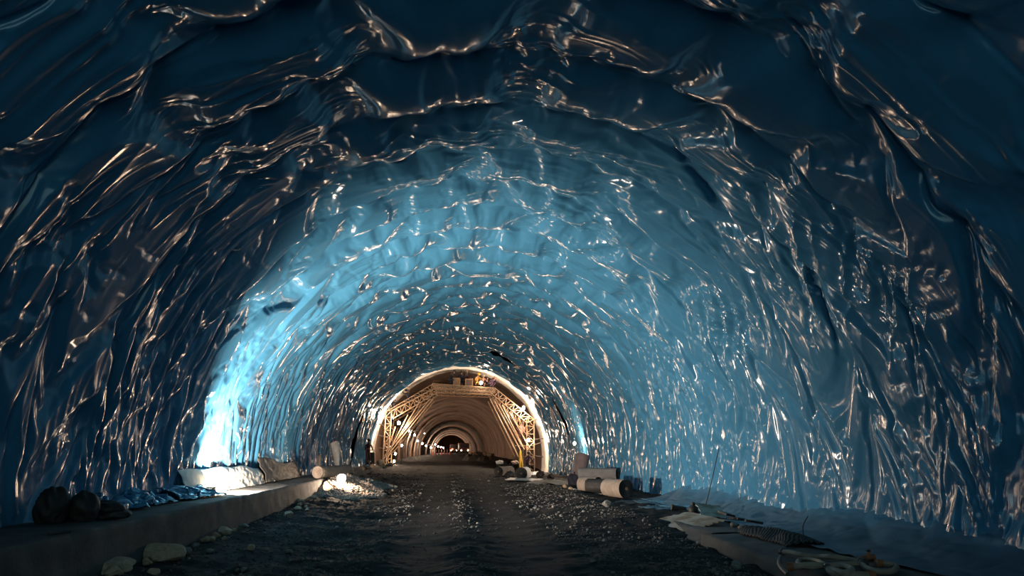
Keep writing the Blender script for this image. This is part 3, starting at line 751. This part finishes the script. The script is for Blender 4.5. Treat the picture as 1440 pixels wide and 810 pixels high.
# ------------------------------------------------------------------ loose sheets
def sheet_obj(name, corner, nu, nv, fn, m, label, cat, group=None, thick=.004):
    """a wrinkled sheet: fn(u, v) -> point; given a real thickness"""
    U, V_ = np.meshgrid(np.linspace(0, 1, nu), np.linspace(0, 1, nv), indexing='ij')
    o = grid_obj(name, fn(U, V_), M[m]); md = o.modifiers.new('t', 'SOLIDIFY'); md.thickness = thick; md.offset = 0
    return tag(o, label, cat, group)
def wall_pt(t, y, r): return np.stack([TCX+r*np.cos(t), y, TCZ+r*np.sin(t)], -1)
# white fleece skirt showing below the blue sheet by the left floodlight
def fn(u, v):
    y = 16.3+6.6*u; t = math.pi+.095-.088*v*(1-.2*np.clip((u-.7)/.3, 0, 1))-.003*np.sin(u*19)*v
    r = 6.20+.15*v**3-.03*vnoise(u*14+v*2, v*1.5, 101)-.012*vnoise(u*50, v*9, 102)-.08*(1-v)**2
    return wall_pt(t, y, r)
sheet_obj('fleece_skirt', None, 110, 30, fn, 'fleece', 'white fleece sheet at the wall foot lit glaring by the left floodlight', 'fleece sheet', thick=.008)
def fn(u, v):
    y = 22.7+5.2*u; t = math.pi+.09-.115*v*(.85+.15*np.sin(u*5+1))
    r = 6.18+.14*v**3-.05*vnoise(u*12+v, v*2.5, 103)-.025*vnoise(u*30, v*9, 104)-.12*(1-v)**2
    return wall_pt(t, y, r)
sheet_obj('fleece_skirt', None, 90, 30, fn, 'dark_fleece', 'dark grey fleece sheet at the left wall foot between white fleece and lying roll', 'fleece sheet', thick=.008)
# crumpled blue membrane ends along the left wall foot
def crumple(label, y0, y1, x0, w, h, seed, m='membrane', side=-1, zb=LZ, name='loose_membrane', amp=1.0):
    def fn(u, v):
        y = y0+(y1-y0)*u
        x = x0 - side*w*v*(.85+.25*vnoise(u*6, v*0, seed))
        fold = np.abs(vnoise(u*(y1-y0)*3.2+v*1.7, v*2.1, seed+1))**.7
        z = zb+.02+h*(1-v)**1.3*(.7+.5*vnoise(u*4, v*0+2, seed+4))+amp*.16*fold*np.sin(np.pi*np.clip(v, .02, .98))+amp*.05*np.abs(vnoise(u*(y1-y0)*8, v*7, seed+2))
        return np.stack([x+.10*vnoise(u*9, v*5, seed+3), y+.08*vnoise(u*14, v*6, seed+5), np.maximum(z, zb+.012)], -1)
    return sheet_obj(name, None, 150, 44, fn, m, label, 'plastic sheet')
crumple('crumpled blue membrane end on the left walkway right beside the floodlight', 15.0, 17.2, -5.6, .75, .22, 111)
crumple('shiny crumpled blue membrane hem along the left wall short of the floodlight', 11.8, 14.9, -5.6, .7, .25, 113)
crumple('dark crumpled blue membrane hem at the left picture edge', 7.4, 9.3, -5.6, .5, .3, 115, m='dusty_membrane')
# dusty apron of membrane along the foot of the right wall
def fn(u, v):
    y = 6.0+17.0*u
    a = np.clip(v*1.0, 0, 1)
    xw = TCX+6.60; zt = .95+.10*vnoise(u*8, v*0, 121)
    x = xw-(1.57+.30*vnoise(u*7, v*0, 122))*a**1.4-.05*vnoise(u*30+v*3, v*4, 123)*(1-a*.4)
    z = RZ+.02+(zt-RZ)*(1-a)**2.1+.07*np.abs(vnoise(u*13+v*2, v*2.2, 124))*np.sin(np.pi*np.clip(a, .03, 1))+.03*np.abs(vnoise(u*60, v*10, 125))
    return np.stack([x, y, np.maximum(z, RZ+.015)], -1)
sheet_obj('membrane_skirt', None, 420, 46, fn, 'dusty_membrane', 'dusty blue membrane skirt sagging from the right wall onto the walkway', 'plastic sheet', thick=.004)
def floor_sheet(px, py, z, sx, sy, rz, m, label, seed, name='sheet_scrap', amp=.05, tilt=(0, 0), thick=.006, cat='sheet', group=None, curl=.0):
    c = gr(px, py, z); R_ = Matrix.Rotation(rz, 3, 'Z')
    def fn(u, v):
        X = (u-.5)*sx*(1+.12*vnoise(v*3, v*0, seed)); Y = (v-.5)*sy*(1+.12*vnoise(u*3, u*0+5, seed+1))
        Z = .012+amp*np.abs(vnoise(u*4, v*4, seed+2))+amp*.4*np.abs(vnoise(u*11, v*11, seed+3))+tilt[0]*X+tilt[1]*Y
        Z = Z-min(0, float(Z.min()))+.005+curl*(np.abs(v-.5)*2)**3
        x = c.x+R_[0][0]*X+R_[0][1]*Y; y = c.y+R_[1][0]*X+R_[1][1]*Y
        return np.stack([x, y, z+Z], -1)
    return sheet_obj(name, None, 26, 26, fn, m, label, cat, group, thick)
M['blue_sheet'] = mat('blue_sheet', (.10, .26, .38), .4, col2=(.07, .20, .30), scale=3, bump=.2)
M['pale_blue'] = mat('pale_blue', (.35, .55, .70), .45, col2=(.25, .45, .62), scale=3, bump=.2)
floor_sheet(938, 707, RZ+.02, .9, 1.9, .1, 'blue_sheet', 'pale blue plastic scrap on the right walkway left of the dark jug', 131, amp=.05)
floor_sheet(962, 716, RZ+.02, .8, 1.0, .4, 'blue_sheet', 'rumpled blue plastic scrap under the dark jug', 133, amp=.07)
floor_sheet(925, 716, RZ+.02, .5, 1.2, .2, 'dusty_membrane', 'narrow dusty blue scrap lying beside the pale blue scrap', 135, amp=.04)
floor_sheet(818, 690, RZ+.02, .5, 1.0, .2, 'blue_sheet', 'small blue scrap on the ground before the navy sack', 136, amp=.04)

# ------------------------------------------------------------------ rocks
def rock_mesh(seed, m, sub=2, flat=.65, rough=.3):
    bm = bmesh.new(); bmesh.ops.create_icosphere(bm, subdivisions=sub, radius=1); rg = np.random.default_rng(seed)
    c = np.array([v.co[:] for v in bm.verts]); nrm = rg.normal(size=(9, 3)); nrm /= np.linalg.norm(nrm, axis=1)[:, None]; off = rg.uniform(.55, .95, 9)
    for a, b in zip(nrm, off):
        d = c @ a; c -= np.clip(d-b, 0, None)[:, None]*a
    c *= np.array([1, rg.uniform(.6, .9), flat*rg.uniform(.8, 1.15)]); c *= 1+rough*.25*vnoise(c[:, 0]*2+c[:, 2], c[:, 1]*2, seed)[:, None]
    for v, q_ in zip(bm.verts, c): v.co = Vector(q_)
    me = bpy.data.meshes.new('rock'); bm.to_mesh(me); bm.free(); me.materials.append(M[m]); return me
RM = [rock_mesh(200+k, 'rock') for k in range(10)]
RP = [rock_mesh(230+k, 'pale_rock', 3) for k in range(5)]
def rock(me, x, y, z, s, label, group=None, rz=0, sink=.35, sc=(1, 1, 1)):
    o = bpy.data.objects.new('rock', me); COL.objects.link(o)
    o.scale = (s*sc[0], s*sc[1], s*sc[2]); o.rotation_euler = (0, 0, rz)
    zmin = min(v.co.z for v in me.vertices)*s*sc[2]
    o.location = (x, y, z-zmin*(1-sink)); return tag(o, label, 'rock', group)
def rock_px(me, px, py, w_px, label, z=None, group=None, rz=0, sc=(1, 1, 1), sink=.3):
    zz = 0.0 if z is None else z
    for _ in range(6):
        p = gr(px, py, zz)
        if z is None: zz = float(ground_z(p.x, p.y))
    return rock(me, p.x, p.y, zz, w_px/2*p.y/1065, label, group, rz, sink, sc)
rock_px(RP[0], 461, 690, 17, 'largest pale block on top of the left end of the stone heap', z=.62, sink=.1, sc=(1, 1, 1.2))
rock_px(RP[1], 228, 788, 62, 'large flat sandy boulder at the foot of the left kerb', sc=(1, 1.3, .7))
rock_px(RP[2], 150, 806, 80, 'broad sandy boulder at the bottom left corner by the kerb', sc=(1, 1.2, .5))
rock_px(RP[3], 350, 727, 26, 'sandy boulder against the left kerb below the floodlight', sc=(1, 1.2, .6))
rock_px(RP[4], 310, 748, 40, 'long sandy boulder at the left kerb foot above the biggest sandy boulder', sc=(1, 1.4, .5))
rock_px(RP[1], 418, 704, 10, 'small pale stone at the lower left tip of the stone heap')
rock_px(RP[2], 352, 776, 15, 'bright pointed stone on the dark road left of the wheel tracks', sc=(1, 1, 1.0))
rock_px(RM[1], 853, 710, 17, 'rough whitish round stone in front of the roll stack', sc=(1, 1, 1.3), sink=.1)
rock_px(RM[2], 1038, 803, 18, 'upright pale stone at the foot of the right kerb', sc=(1, 1, 1.3), sink=.1)
rock_px(RM[3], 992, 766, 22, 'flat grey stone lying under the broken kerb end', sc=(1.2, 1, .5))
rock_px(RM[4], 1000, 745, 10, 'grey stone wedged at the broken kerb end')
rock_px(RM[0], 1046, 745, 16, 'pale angular stone at the left end of the dimpled black mat', z=RZ+.02, sink=.1, sc=(1.1, 1, .9))
rock_px(RM[5], 1032, 742, 12, 'smaller angular stone left of the pale one on the right walkway', z=RZ+.02, sink=.1)
rg = random.Random(8)
dens = lambda x, y: (x < -1.0 or x > 2.1) or (.1 < x < .75)
GR = 'loose stones on the road'
n = 0
while n < 150:
    y = 10.2+26*rg.random()**1.8; x = rg.uniform(-4.1, 4.4)
    if not dens(x, y) and rg.random() > .06: continue
    s = rg.uniform(.028, .05)*(1+.35*(rg.random() < .12))*(1+.02*(y-10))
    rock(rg.choice(RM), x, y, float(ground_z(x, y)), s, 'grey broken stone lying loose on the dark muddy road', GR, rg.uniform(0, 6.28), .3)
    n += 1
for k in range(40):       # rubble along the left kerb foot
    y = rg.uniform(9.5, 27); x = LK+.06+abs(rg.gauss(0, .22))+.1
    rock(rg.choice(RP+RM[:3]), x, y, float(ground_z(x, y)), rg.uniform(.04, .12), 'broken stone in the rubble strip along the left kerb foot', 'stones along the left kerb', rg.uniform(0, 6.28), .3)
# gravel: uncounted small stones as one object
def gravel(name, n, fx, m, label, seed, smin, smax):
    r_ = np.random.default_rng(seed); base = []
    for k in range(6):
        bm = bmesh.new(); bmesh.ops.create_icosphere(bm, subdivisions=1, radius=1)
        c = np.array([v.co[:] for v in bm.verts])*(1+r_.uniform(-.28, .28, (len(bm.verts), 1)))*np.array([1, .8, .6]); f_ = np.array([[v.index for v in q.verts] for q in bm.faces]); bm.free(); base.append((c, f_))
    X, Y, Z, S = fx(n, r_)
    n = len(X); vs = np.empty((n, len(base[0][0]), 3)); a = r_.uniform(0, 6.28, n); ca, sa = np.cos(a), np.sin(a); kk = r_.integers(0, 6, n)
    for i in range(n):
        c = base[kk[i]][0]*S[i]
        vs[i, :, 0] = X[i]+c[:, 0]*ca[i]-c[:, 1]*sa[i]; vs[i, :, 1] = Y[i]+c[:, 0]*sa[i]+c[:, 1]*ca[i]; vs[i, :, 2] = Z[i]+c[:, 2]+.25*S[i]
    f_ = (base[0][1][None]+(np.arange(n)*len(base[0][0]))[:, None, None]).reshape(-1, 3)
    me = bpy.data.meshes.new(name); me.vertices.add(vs.size//3); me.vertices.foreach_set('co', vs.reshape(-1).astype(np.float32))
    me.loops.add(f_.size); me.loops.foreach_set('vertex_index', f_.reshape(-1).astype(np.int32)); me.polygons.add(len(f_)); me.polygons.foreach_set('loop_start', np.arange(0, f_.size, 3, dtype=np.int32))
    me.update(calc_edges=True); me.validate(); me.materials.append(M[m])
    o = bpy.data.objects.new(name, me); COL.objects.link(o); return tag(o, label, 'gravel', kind='stuff')
def fx(n, r_):
    y = 9.6+32*r_.random(n*3)**1.9; x = r_.uniform(-4.3, 4.6, n*3)
    w = np.where((x < -1.0) | (x > 2.2), 1.0, np.where((x > .1) & (x < .75), .75, .10))*(.45+.55*(vnoise(x*1.2, y*.8, 301) > -.1))
    k = r_.random(n*3) < w; x, y = x[k][:n], y[k][:n]
    return x, y, ground_z(x, y), (.008+.024*r_.random(len(x))**2.2)*(1+.02*(y-10))
gravel('gravel', 11000, fx, 'gravel', 'dark loose gravel strewn over the muddy road outside the wheel tracks', 5, 0, 0)
# the heap of broken stone by the left kerb
HP = gr(505, 694, .3); HX, HY = HP.x-.1, HP.y+2.6
def heap_h(x, y):
    q_ = vnoise(x*1.3, y*1.1, 311)*.28+vnoise(x*3, y*3, 312)*.12
    return .55*np.clip(1-np.hypot((x-HX+.75)/1.75, (y-HY-.3)/4.3)+q_*.7, 0, 1)
U, V_ = np.meshgrid(np.linspace(-2.4, 1.7, 70), np.linspace(-5.2, 5.8, 130), indexing='ij')
hx, hy = HX+U, HY+V_
def fx(n, r_):
    x = HX+r_.uniform(-2.4, 1.7, n*3); y = HY+r_.uniform(-5.2, 5.8, n*3); h = heap_h(x, y); k = (h > .015) & (x > LK+.1); x, y, h = x[k], y[k], h[k]
    r2 = r_.random(len(x))
    return x, y, ground_z(x, y)+h*(.80+.22*r2)-.01, .025+.045*r_.random(len(x))**2
t = grid_obj('stone_heap', np.stack([hx, hy, ground_z(hx, hy)+heap_h(hx, hy)*.97-.015], -1), M['warm_gravel']); tag(t, 'mound of earth and chippings under the warm lit stone heap', 'stone heap', kind='stuff')
gravel('stone_heap', 8000, fx, 'warm_gravel', 'heap of pale broken stone by the left kerb lit by the floodlight standing on it', 6, 0, 0)

LX, LY = -3.72, 26.9
floodlight((LX, LY, float(ground_z(LX, LY))+float(heap_h(np.array(LX), np.array(LY)))-.02), (.30, -.80, -.30), 230, 'floodlight glaring on top of the stone heap by the left kerb', kind='point', stand=.08, s=.9)

# ------------------------------------------------------------------ right walkway
p = gr(975, 723, RZ+.03); t = empty('jug', (p.x, p.y, RZ+.05), 'black plastic jug standing on the blue scraps before the thin rod', 'jug')
k = MB(); k.lathe([(.02, 0), (.10, .0), (.115, .03), (.115, .10), (.09, .15), (.04, .19), (.035, .22)], n=18); k.build('jug_body', M['black'], t)
k = MB(); k.lathe([(.045, .215), (.048, .25), (.02, .255)], n=14); k.build('cap', M['housing'], t)
k = MB(); k.tube([(.03, 0, .20), (.08, 0, .215), (.12, 0, .17), (.11, 0, .11)], .013, 8); k.build('handle', M['black'], t)
p = gr(958, 719, RZ+.03); t = empty('boot', (p.x, p.y, RZ+.04), 'low black rubber boot lying left of the jug', 'boot')
k = MB(); k.tube([(.12, 0, .05), (.0, 0, .055), (-.14, .02, .07), (-.24, .02, .09)], [.045, .06, .065, .075], 12); k.build('boot_shaft', M['black'], t)
k = MB(); k.box((.05, 0, .012), (.13, .05, .012), bev=.006); k.build('sole', M['housing'], t)
a = gr(989, 725, RZ); b = at(1011, 630, a.y+.35)
t = empty('steel_rod', a, 'thin dark steel rod standing upright against the right wall', 'rod')
k = MB(); k.tube([(0, 0, 0), (b-a)*.5+Vector((.01, 0, 0)), b-a], .011, 8); k.build('rod', M['rebar'], t)
k = MB(); k.tube([(b-a)*.2, (b-a)*.2+Vector((.0, 0, .012))], .017, 8); k.build('collar', M['rebar'], t)
a = gr(1129, 742, RZ+.35); bent('wire', [a+Vector((0, 0, -.15)), a, gr(1131, 735, RZ+.42), gr(1136, 726, RZ+.5)], .008, 'short crooked wire poking out of the membrane skirt', 'wire', 'rebar')
def board(px, py, z, sx, sy, rz, label, tilt, m='plywood', th=.018, seed=0, name='plywood_board', jag=True):
    c = gr(px, py, z); t = empty(name, c, label, 'board'); k = MB(); n = 14
    rg_ = random.Random(seed); top = []; 
    prof = []
    for i in range(n+1): prof.append((-sx/2+sx*i/n, -sy/2+(rg_.uniform(-.05, .05)*sy if jag else 0)))
    for i in range(6): prof.append((sx/2+(rg_.uniform(-.04, .04)*sx if jag else 0), -sy/2+sy*(i+1)/7))
    for i in range(n+1): prof.append((sx/2-sx*i/n, sy/2+(rg_.uniform(-.04, .04)*sy if jag else 0)))
    for i in range(6): prof.append((-sx/2+(rg_.uniform(-.05, .05)*sx if jag else 0), sy/2-sy*(i+1)/7))
    T = Matrix.Rotation(rz, 4, 'Z') @ Matrix.Rotation(tilt[0], 4, 'X') @ Matrix.Rotation(tilt[1], 4, 'Y'); N = len(prof)
    vs = [T @ Vector((x, y, -th/2)) for x, y in prof]+[T @ Vector((x, y, th/2)) for x, y in prof]
    zm = min(v.z for v in vs)
    vs = [v-Vector((0, 0, zm)) for v in vs]
    k.add(vs, [tuple(range(N))[::-1], tuple(range(N, 2*N))]+[(i, (i+1) % N, N+(i+1) % N, N+i) for i in range(N)]); k.build('panel', M[m], t, smooth=False)
    return t
board(966, 741, .10, .95, 1.75, .15, 'stained pale plywood sheet sloping off the right walkway onto the road', (.02, -.20), seed=3, m='plywood')
board(1000, 727, RZ+.05, .55, .9, -.2, 'second stained plywood piece propped behind the sloping sheet', (.22, .10), seed=5)
board(857, 697, RZ+.02, .16, 1.1, .75, 'pale flat plank on the ground in front of the roll stack', (.02, .02), m='wood', seed=7, jag=False, th=.035)
# black dimpled drainage mat, crumpled
def fn(u, v):
    y = 11.9+2.2*u; x = 5.38+.62*v+.06*vnoise(u*5, v*3, 143)
    z = RZ+.03+.18*np.sin(np.pi*np.clip(v, 0, 1))**.7*(.75+.5*vnoise(u*5, v*1.0, 141))*np.sin(np.pi*np.clip(u, .04, .96))**.4+.016*np.cos(u*2*np.pi*22)*np.cos(v*2*np.pi*8)
    return np.stack([x, y, np.maximum(z, RZ+.015)], -1)
sheet_obj('drainage_mat', None, 200, 80, fn, 'black', 'black dimpled drainage mat bunched on the right walkway', 'mat', thick=.006)
for k_, (px, py, w, lab) in enumerate(((1022, 727, 30, 'dark lump of broken board at the head of the dimpled mat'), (1060, 738, 24, 'flat dark slab lying on the dimpled mat near its middle'), (1036, 733, 26, 'dark grey slab between the angular stones and the plywood'))):
    c = gr(px, py, RZ+.1); board(px, py, RZ+.12, .24, .30, .3+k_, lab, (.15, .2-.1*k_), m='dark_bag', seed=20+k_, th=.04, name='broken_board')
# hoses in the bottom right corner
zh = RZ+.05
def H(*pp, z=zh): return [gr(px, py, z+dz) for px, py, dz in pp]
bent('hose', H((1100, 776, .0), (1112, 777, .02), (1130, 781, .02), (1152, 783, .01), (1168, 783, .05), (1190, 786, .03), (1213, 790, .02)), .036, 'straight pale hose running along the walkway behind the coils', 'hose', 'hose', ends='rebar')
bent('hose', H((1163, 797, .04), (1150, 789, .03), (1128, 787, .0), (1122, 792, .0), (1135, 797, .01), (1160, 796, .02), (1190, 793, .02), (1215, 793, .01)), .032, 'looped hose in front of the straight hose', 'hose', 'hose', ends='rebar')
bent('hose', H((1112, 797, .0), (1140, 795, .03), (1165, 796, .04), (1185, 796, .05), (1198, 801, .05), (1186, 806, .03), (1166, 800, .02), (1172, 806, .0), (1200, 808, .01), (1225, 809, .0)), .040, 'thick pale hose coiled in a small ring at the bottom edge', 'hose', 'hose', ends='orange')
bent('hose', H((1210, 789, .02), (1216, 797, .0), (1232, 803, .0), (1254, 803, .0), (1261, 797, .0), (1250, 793, .02), (1236, 792, .03)), .036, 'pale hose bent in a wide loop right of the coils', 'hose', 'hose', ends='orange')
bent('hose', H((1098, 783, .0), (1096, 792, .0), (1100, 800, -.01), (1108, 808, -.02)), .03, 'dark hose end hanging over the right kerb edge', 'hose', 'black')
p = gr(1222, 789, zh); t = empty('hose_valve', (p.x, p.y, zh-.02), 'rusty orange valve with black knob among the hoses', 'valve')
k = MB(); k.tube([(-.10, 0, .05), (.10, .04, .07)], .038, 12); k.tube([(0, .02, .06), (.02, .02, .135)], .022, 10); k.build('valve_body', M['orange'], t)
k = MB(); k.lathe([(.015, .13), (.028, .14), (.028, .155), (.012, .165)], (.02, .02, 0), n=14); k.build('knob', M['black'], t)

# ------------------------------------------------------------------ heap of material at the right gantry foot
D0 = 45.0
def gp(px, py, D=None, dz=0):
    z = .3
    for _ in range(6):
        p = gr(px, py, z); z = max(float(ground_z(p.x, p.y)), RZ)
    return Vector((p.x, p.y, z+dz))
p = gp(701, 671); roll(p, (.55, 1, 0), 1.6, .27, 'roll with a dark round end, left one of the pair before the right gantry foot', 'tan_fleece', 'black')
p = gp(733, 674); roll(p, (.25, 1, 0), 1.5, .30, 'roll with a dark round end, right one of the pair before the right gantry foot', 'fleece', 'black')
p = gp(718, 673); sack(p, (.30, .25, .35), 'small black sack between the two rolls before the gantry foot', 'black', 11)
p = gp(710, 661)+Vector((0, 3, 0)); sack(p, (.55, .4, .75), 'big black sack behind the rolls by the right gantry foot', 'black', 13)
p = gp(724, 661)+Vector((.35, 4.3, 0)); sack(p, (.45, .4, .60), 'second black sack behind the right roll of the pair', 'black', 15)
p = gp(702, 664)+Vector((0.1, 1, .52)); sack(p, (.26, .22, .24), 'crumpled white bag lying on the left roll', 'fleece', 17, lump=2.6)
p = gp(727, 664)+Vector((0, 1, .55)); sack(p, (.28, .22, .26), 'crumpled pale bag lying on the right roll', 'tan_fleece', 19, lump=2.6)
q_ = gp(747, 668); floor_sheet(747, 668, q_.z, 1.3, 3.2, .1, 'pale_blue', 'folded light blue sheet right of the pale rolls', 151, amp=.18)
board(738, 676, gp(738, 676).z, 1.7, 1.2, -.25, 'long whitish board lying flat before the rolls', (.05, .03), m='white_paint', seed=31)
board(760, 680, gp(760, 680).z, .9, 1.6, -.35, 'grey white board overlapping the end of the long whitish board', (.04, .05), m='plywood', seed=33)
board(786, 681, gp(786, 681).z, 1.0, 2.2, .2, 'pale plank heap piece below the blue sheet edge at the right', (.06, .02), m='plywood', seed=35)
p = gp(760, 672); sack(p, (.22, .2, .40), 'small dark sack among the scraps at the foot of the fleece edge', 'dark_bag', 23)
p = gp(775, 673); sack(p, (.22, .2, .26), 'low dark sack right of the small dark sack', 'dark_bag', 25)
for k_, (px, py, w) in enumerate(((770, 680, 10), (795, 686, 12), (803, 688, 9), (779, 677, 8))):
    p = gp(px, py); rock(RP[k_], p.x, p.y, p.z, w/2*p.y/1065, ['pale rubble lump before the small dark sack', 'pale rubble lump left of the navy sack', 'smallest pale lump next to the navy sack', 'pale lump behind the overlapping grey board'][k_], 'rubble by the right wall', k_)
# rubble at the left gantry foot
lab = ['pale block nearest the floodlight at the left gantry foot', 'large cream block before the dark clothed person', 'cream block under the left gantry tower', 'pale block right of the tower foot', 'small pale block beside the lowest lamp', 'flat bright slab at the left wall end']
for k_, (px, py, w, D) in enumerate(((514, 661, 12, 0), (524, 658, 10, 0), (536, 655, 16, 0), (548, 656, 10, 0), (541, 659, 8, 0), (518, 660, 9, 0))):
    p = gr(px, py, LZ); rock(RP[k_ % 5], p.x, p.y, LZ, w/2*p.y/1065, lab[k_], 'blocks at the left gantry foot', k_, .2)
p = gr(532, 650, LZ); t = empty('generator', (p.x+.55, 52.5, LZ), 'dark machine box with a white cap beside the left gantry tower', 'generator')
k = MB(); k.box((0, 0, .45), (.42, .35, .40), bev=.05); k.build('casing', M['truck'], t)
k = MB(); k.lathe([(.02, 0), (.10, 0), (.10, .10), (.02, .12)], (.1, -.40, .2), n=12); k.build('fuel_cap', M['white_paint'], t)
k = MB(); k.tube([(-.35, -.3, .85), (-.35, -.3, 1.0), (.35, -.3, 1.0), (.35, -.3, .85)], .025, 8); k.build('handle', M['housing'], t)

# ------------------------------------------------------------------ deep in the tunnel
def lorry(loc, rz, label):
    t = empty('lorry', loc, label, 'lorry', rz=rz)
    k = MB(); k.box((0, 1.0, 2.0), (1.25, 2.6, .9), bev=.06); k.box((0, 1.0, .95), (.5, 2.9, .15)); k.build('tipper_body', M['truck'], t)
    k = MB(); k.box((0, -2.6, 1.75), (1.2, .85, 1.05), bev=.12); k.build('cab', M['maroon'], t)
    k = MB(); k.box((0, -3.47, 2.15), (1.0, .015, .40), bev=.01); k.build('windscreen', M['glass'], t)
    k = MB(); k.box((0, -3.47, .85), (1.2, .06, .18), bev=.03); k.build('bumper', M['housing'], t)
    for s_ in (-1, 1):
        k = MB(); k.lathe([(.02, 0), (.14, 0), (.15, .04), (.02, .07)], (s_*.85, -3.50, 1.05), Matrix.Rotation(math.pi/2, 4, 'X'), 12); k.build('headlamp', M['head_glow'], t)
        for y in (-2.5, 1.2, 2.5):
            k = MB(); k.lathe([(.2, -.15), (.5, -.14), (.52, 0), (.5, .14), (.2, .15)], (s_*1.05, y, .52), Matrix.Rotation(math.pi/2, 4, 'Y'), 20); k.build('wheel', M['tyre'], t)
    return t
def on(px, D): p = at(px, 640, D); return (p.x, D, float(ground_z(p.x, D)))
lorry(on(652, 200), .05, 'dark tipper lorry parked deep in the tunnel right of the lamps')
lorry(on(638, 240), 0, 'small far lorry with glowing headlamps at the end of the tunnel')
def post(loc, label, m='red_paint', h=1.0):
    t = empty('marker_post', loc, label, 'post', 'red marker posts deep in the tunnel')
    k = MB(); k.lathe([(.05, 0), (.22, 0), (.22, .05), (.06, .10)], n=12); k.build('base', M['tyre'], t)
    k = MB(); k.lathe([(.10, .05), (.085, h*.5), (.07, h), (.02, h+.04)], n=12); k.build('tube', M[m], t)
    k = MB(); k.lathe([(.093, h*.6), (.09, h*.8)], n=12); k.build('reflector', M['white_paint'], t)
for k_, px in enumerate((609, 613, 617, 621, 625, 629, 633)): post(on(px, 140+3*(k_ % 3)), 'red and white marker post in the row below the far lamps', h=1.3)
t = empty('barrier_light', on(636, 140), 'red glowing barrier light before the far lorries', 'light')
k = MB(); k.lathe([(.05, 0), (.2, 0), (.06, .1), (.05, 1.0), (.02, 1.02)], n=12); k.build('post', M['tyre'], t)
k = MB(); k.lathe([(.06, 1.0), (.15, 1.08), (.15, 1.25), (.05, 1.32)], n=12); k.build('lens', M['tail_glow'], t)
# spoil and blocks right of the road beyond the gantry
def mound(cx, cy, rx_, ry_, h, m, label, seed, name='spoil_heap'):
    U, V_ = np.meshgrid(np.linspace(-1, 1, 50), np.linspace(-1, 1, 50), indexing='ij')
    x, y = cx+U*rx_, cy+V_*ry_; q_ = np.clip(1-U**2-V_**2, 0, 1)**.7
    z = ground_z(x, y)-.06+h*q_*(.8+.35*vnoise(U*3, V_*3, seed)+.2*vnoise(U*8, V_*8, seed+1))
    return tag(grid_obj(name, np.stack([x, y, z], -1), M[m]), label, 'spoil heap')
c = on(672, 82); mound(c[0], 82, 1.7, 4, .95, 'dark_fleece', 'dark spoil heap right of the road beyond the gantry', 161)
c = on(686, 78); mound(c[0], 78, 1.2, 3, .7, 'dark_fleece', 'smaller dark spoil heap behind the right gantry struts', 163)
for k_, (px, D) in enumerate(((668, 80), (682, 77), (688, 75), (676, 84))):
    c = on(px, D); rock(RP[k_], c[0], c[1], c[2]+.55, .35, ['pale scrap lump on the left of the dark spoil heap', 'pale lump on the smaller spoil heap', 'pale lump at the right edge of the smaller spoil heap', 'pale lump on the crest of the dark spoil heap'][k_], 'lumps on the spoil heaps', k_, .3)
c = on(667, 105); t = empty('concrete_block', c, 'pale lit block standing behind the dark spoil heap', 'block')
k = MB(); k.box((0, 0, .45), (.8, .5, .45), bev=.04); k.build('block_body', M['pale_rock'], t); k = MB()
for s_ in (-.4, .4): k.tube([(s_-.08, 0, .88), (s_-.08, 0, 1.0), (s_+.08, 0, 1.0), (s_+.08, 0, .88)], .02, 6)
k.build('lifting_eye', M['rebar'], t)
c = on(680, 100); t = empty('concrete_block', c, 'long low block right of the pale lit block', 'block')
k = MB(); k.box((0, 0, .3), (1.4, .4, .3), bev=.04); k.build('block_body', M['concrete'], t)

# ------------------------------------------------------------------ world fill added to lift the foreground through the open rear end, picture settings
w = bpy.data.worlds.new('world'); SC.world = w; w.use_nodes = True
w.node_tree.nodes['Background'].inputs[0].default_value = (.42, .73, .76, 1); w.node_tree.nodes['Background'].inputs[1].default_value = 1.35
SC.view_settings.view_transform = 'Standard'; SC.view_settings.look = 'None'; SC.view_settings.exposure = 0.0; SC.view_settings.gamma = 1.0
SC.view_settings.use_curve_mapping = False
SC.cycles.max_bounces = 10; SC.cycles.diffuse_bounces = 6; SC.cycles.glossy_bounces = 4
SC.cycles.sample_clamp_indirect = 6.0; SC.cycles.use_denoising = True
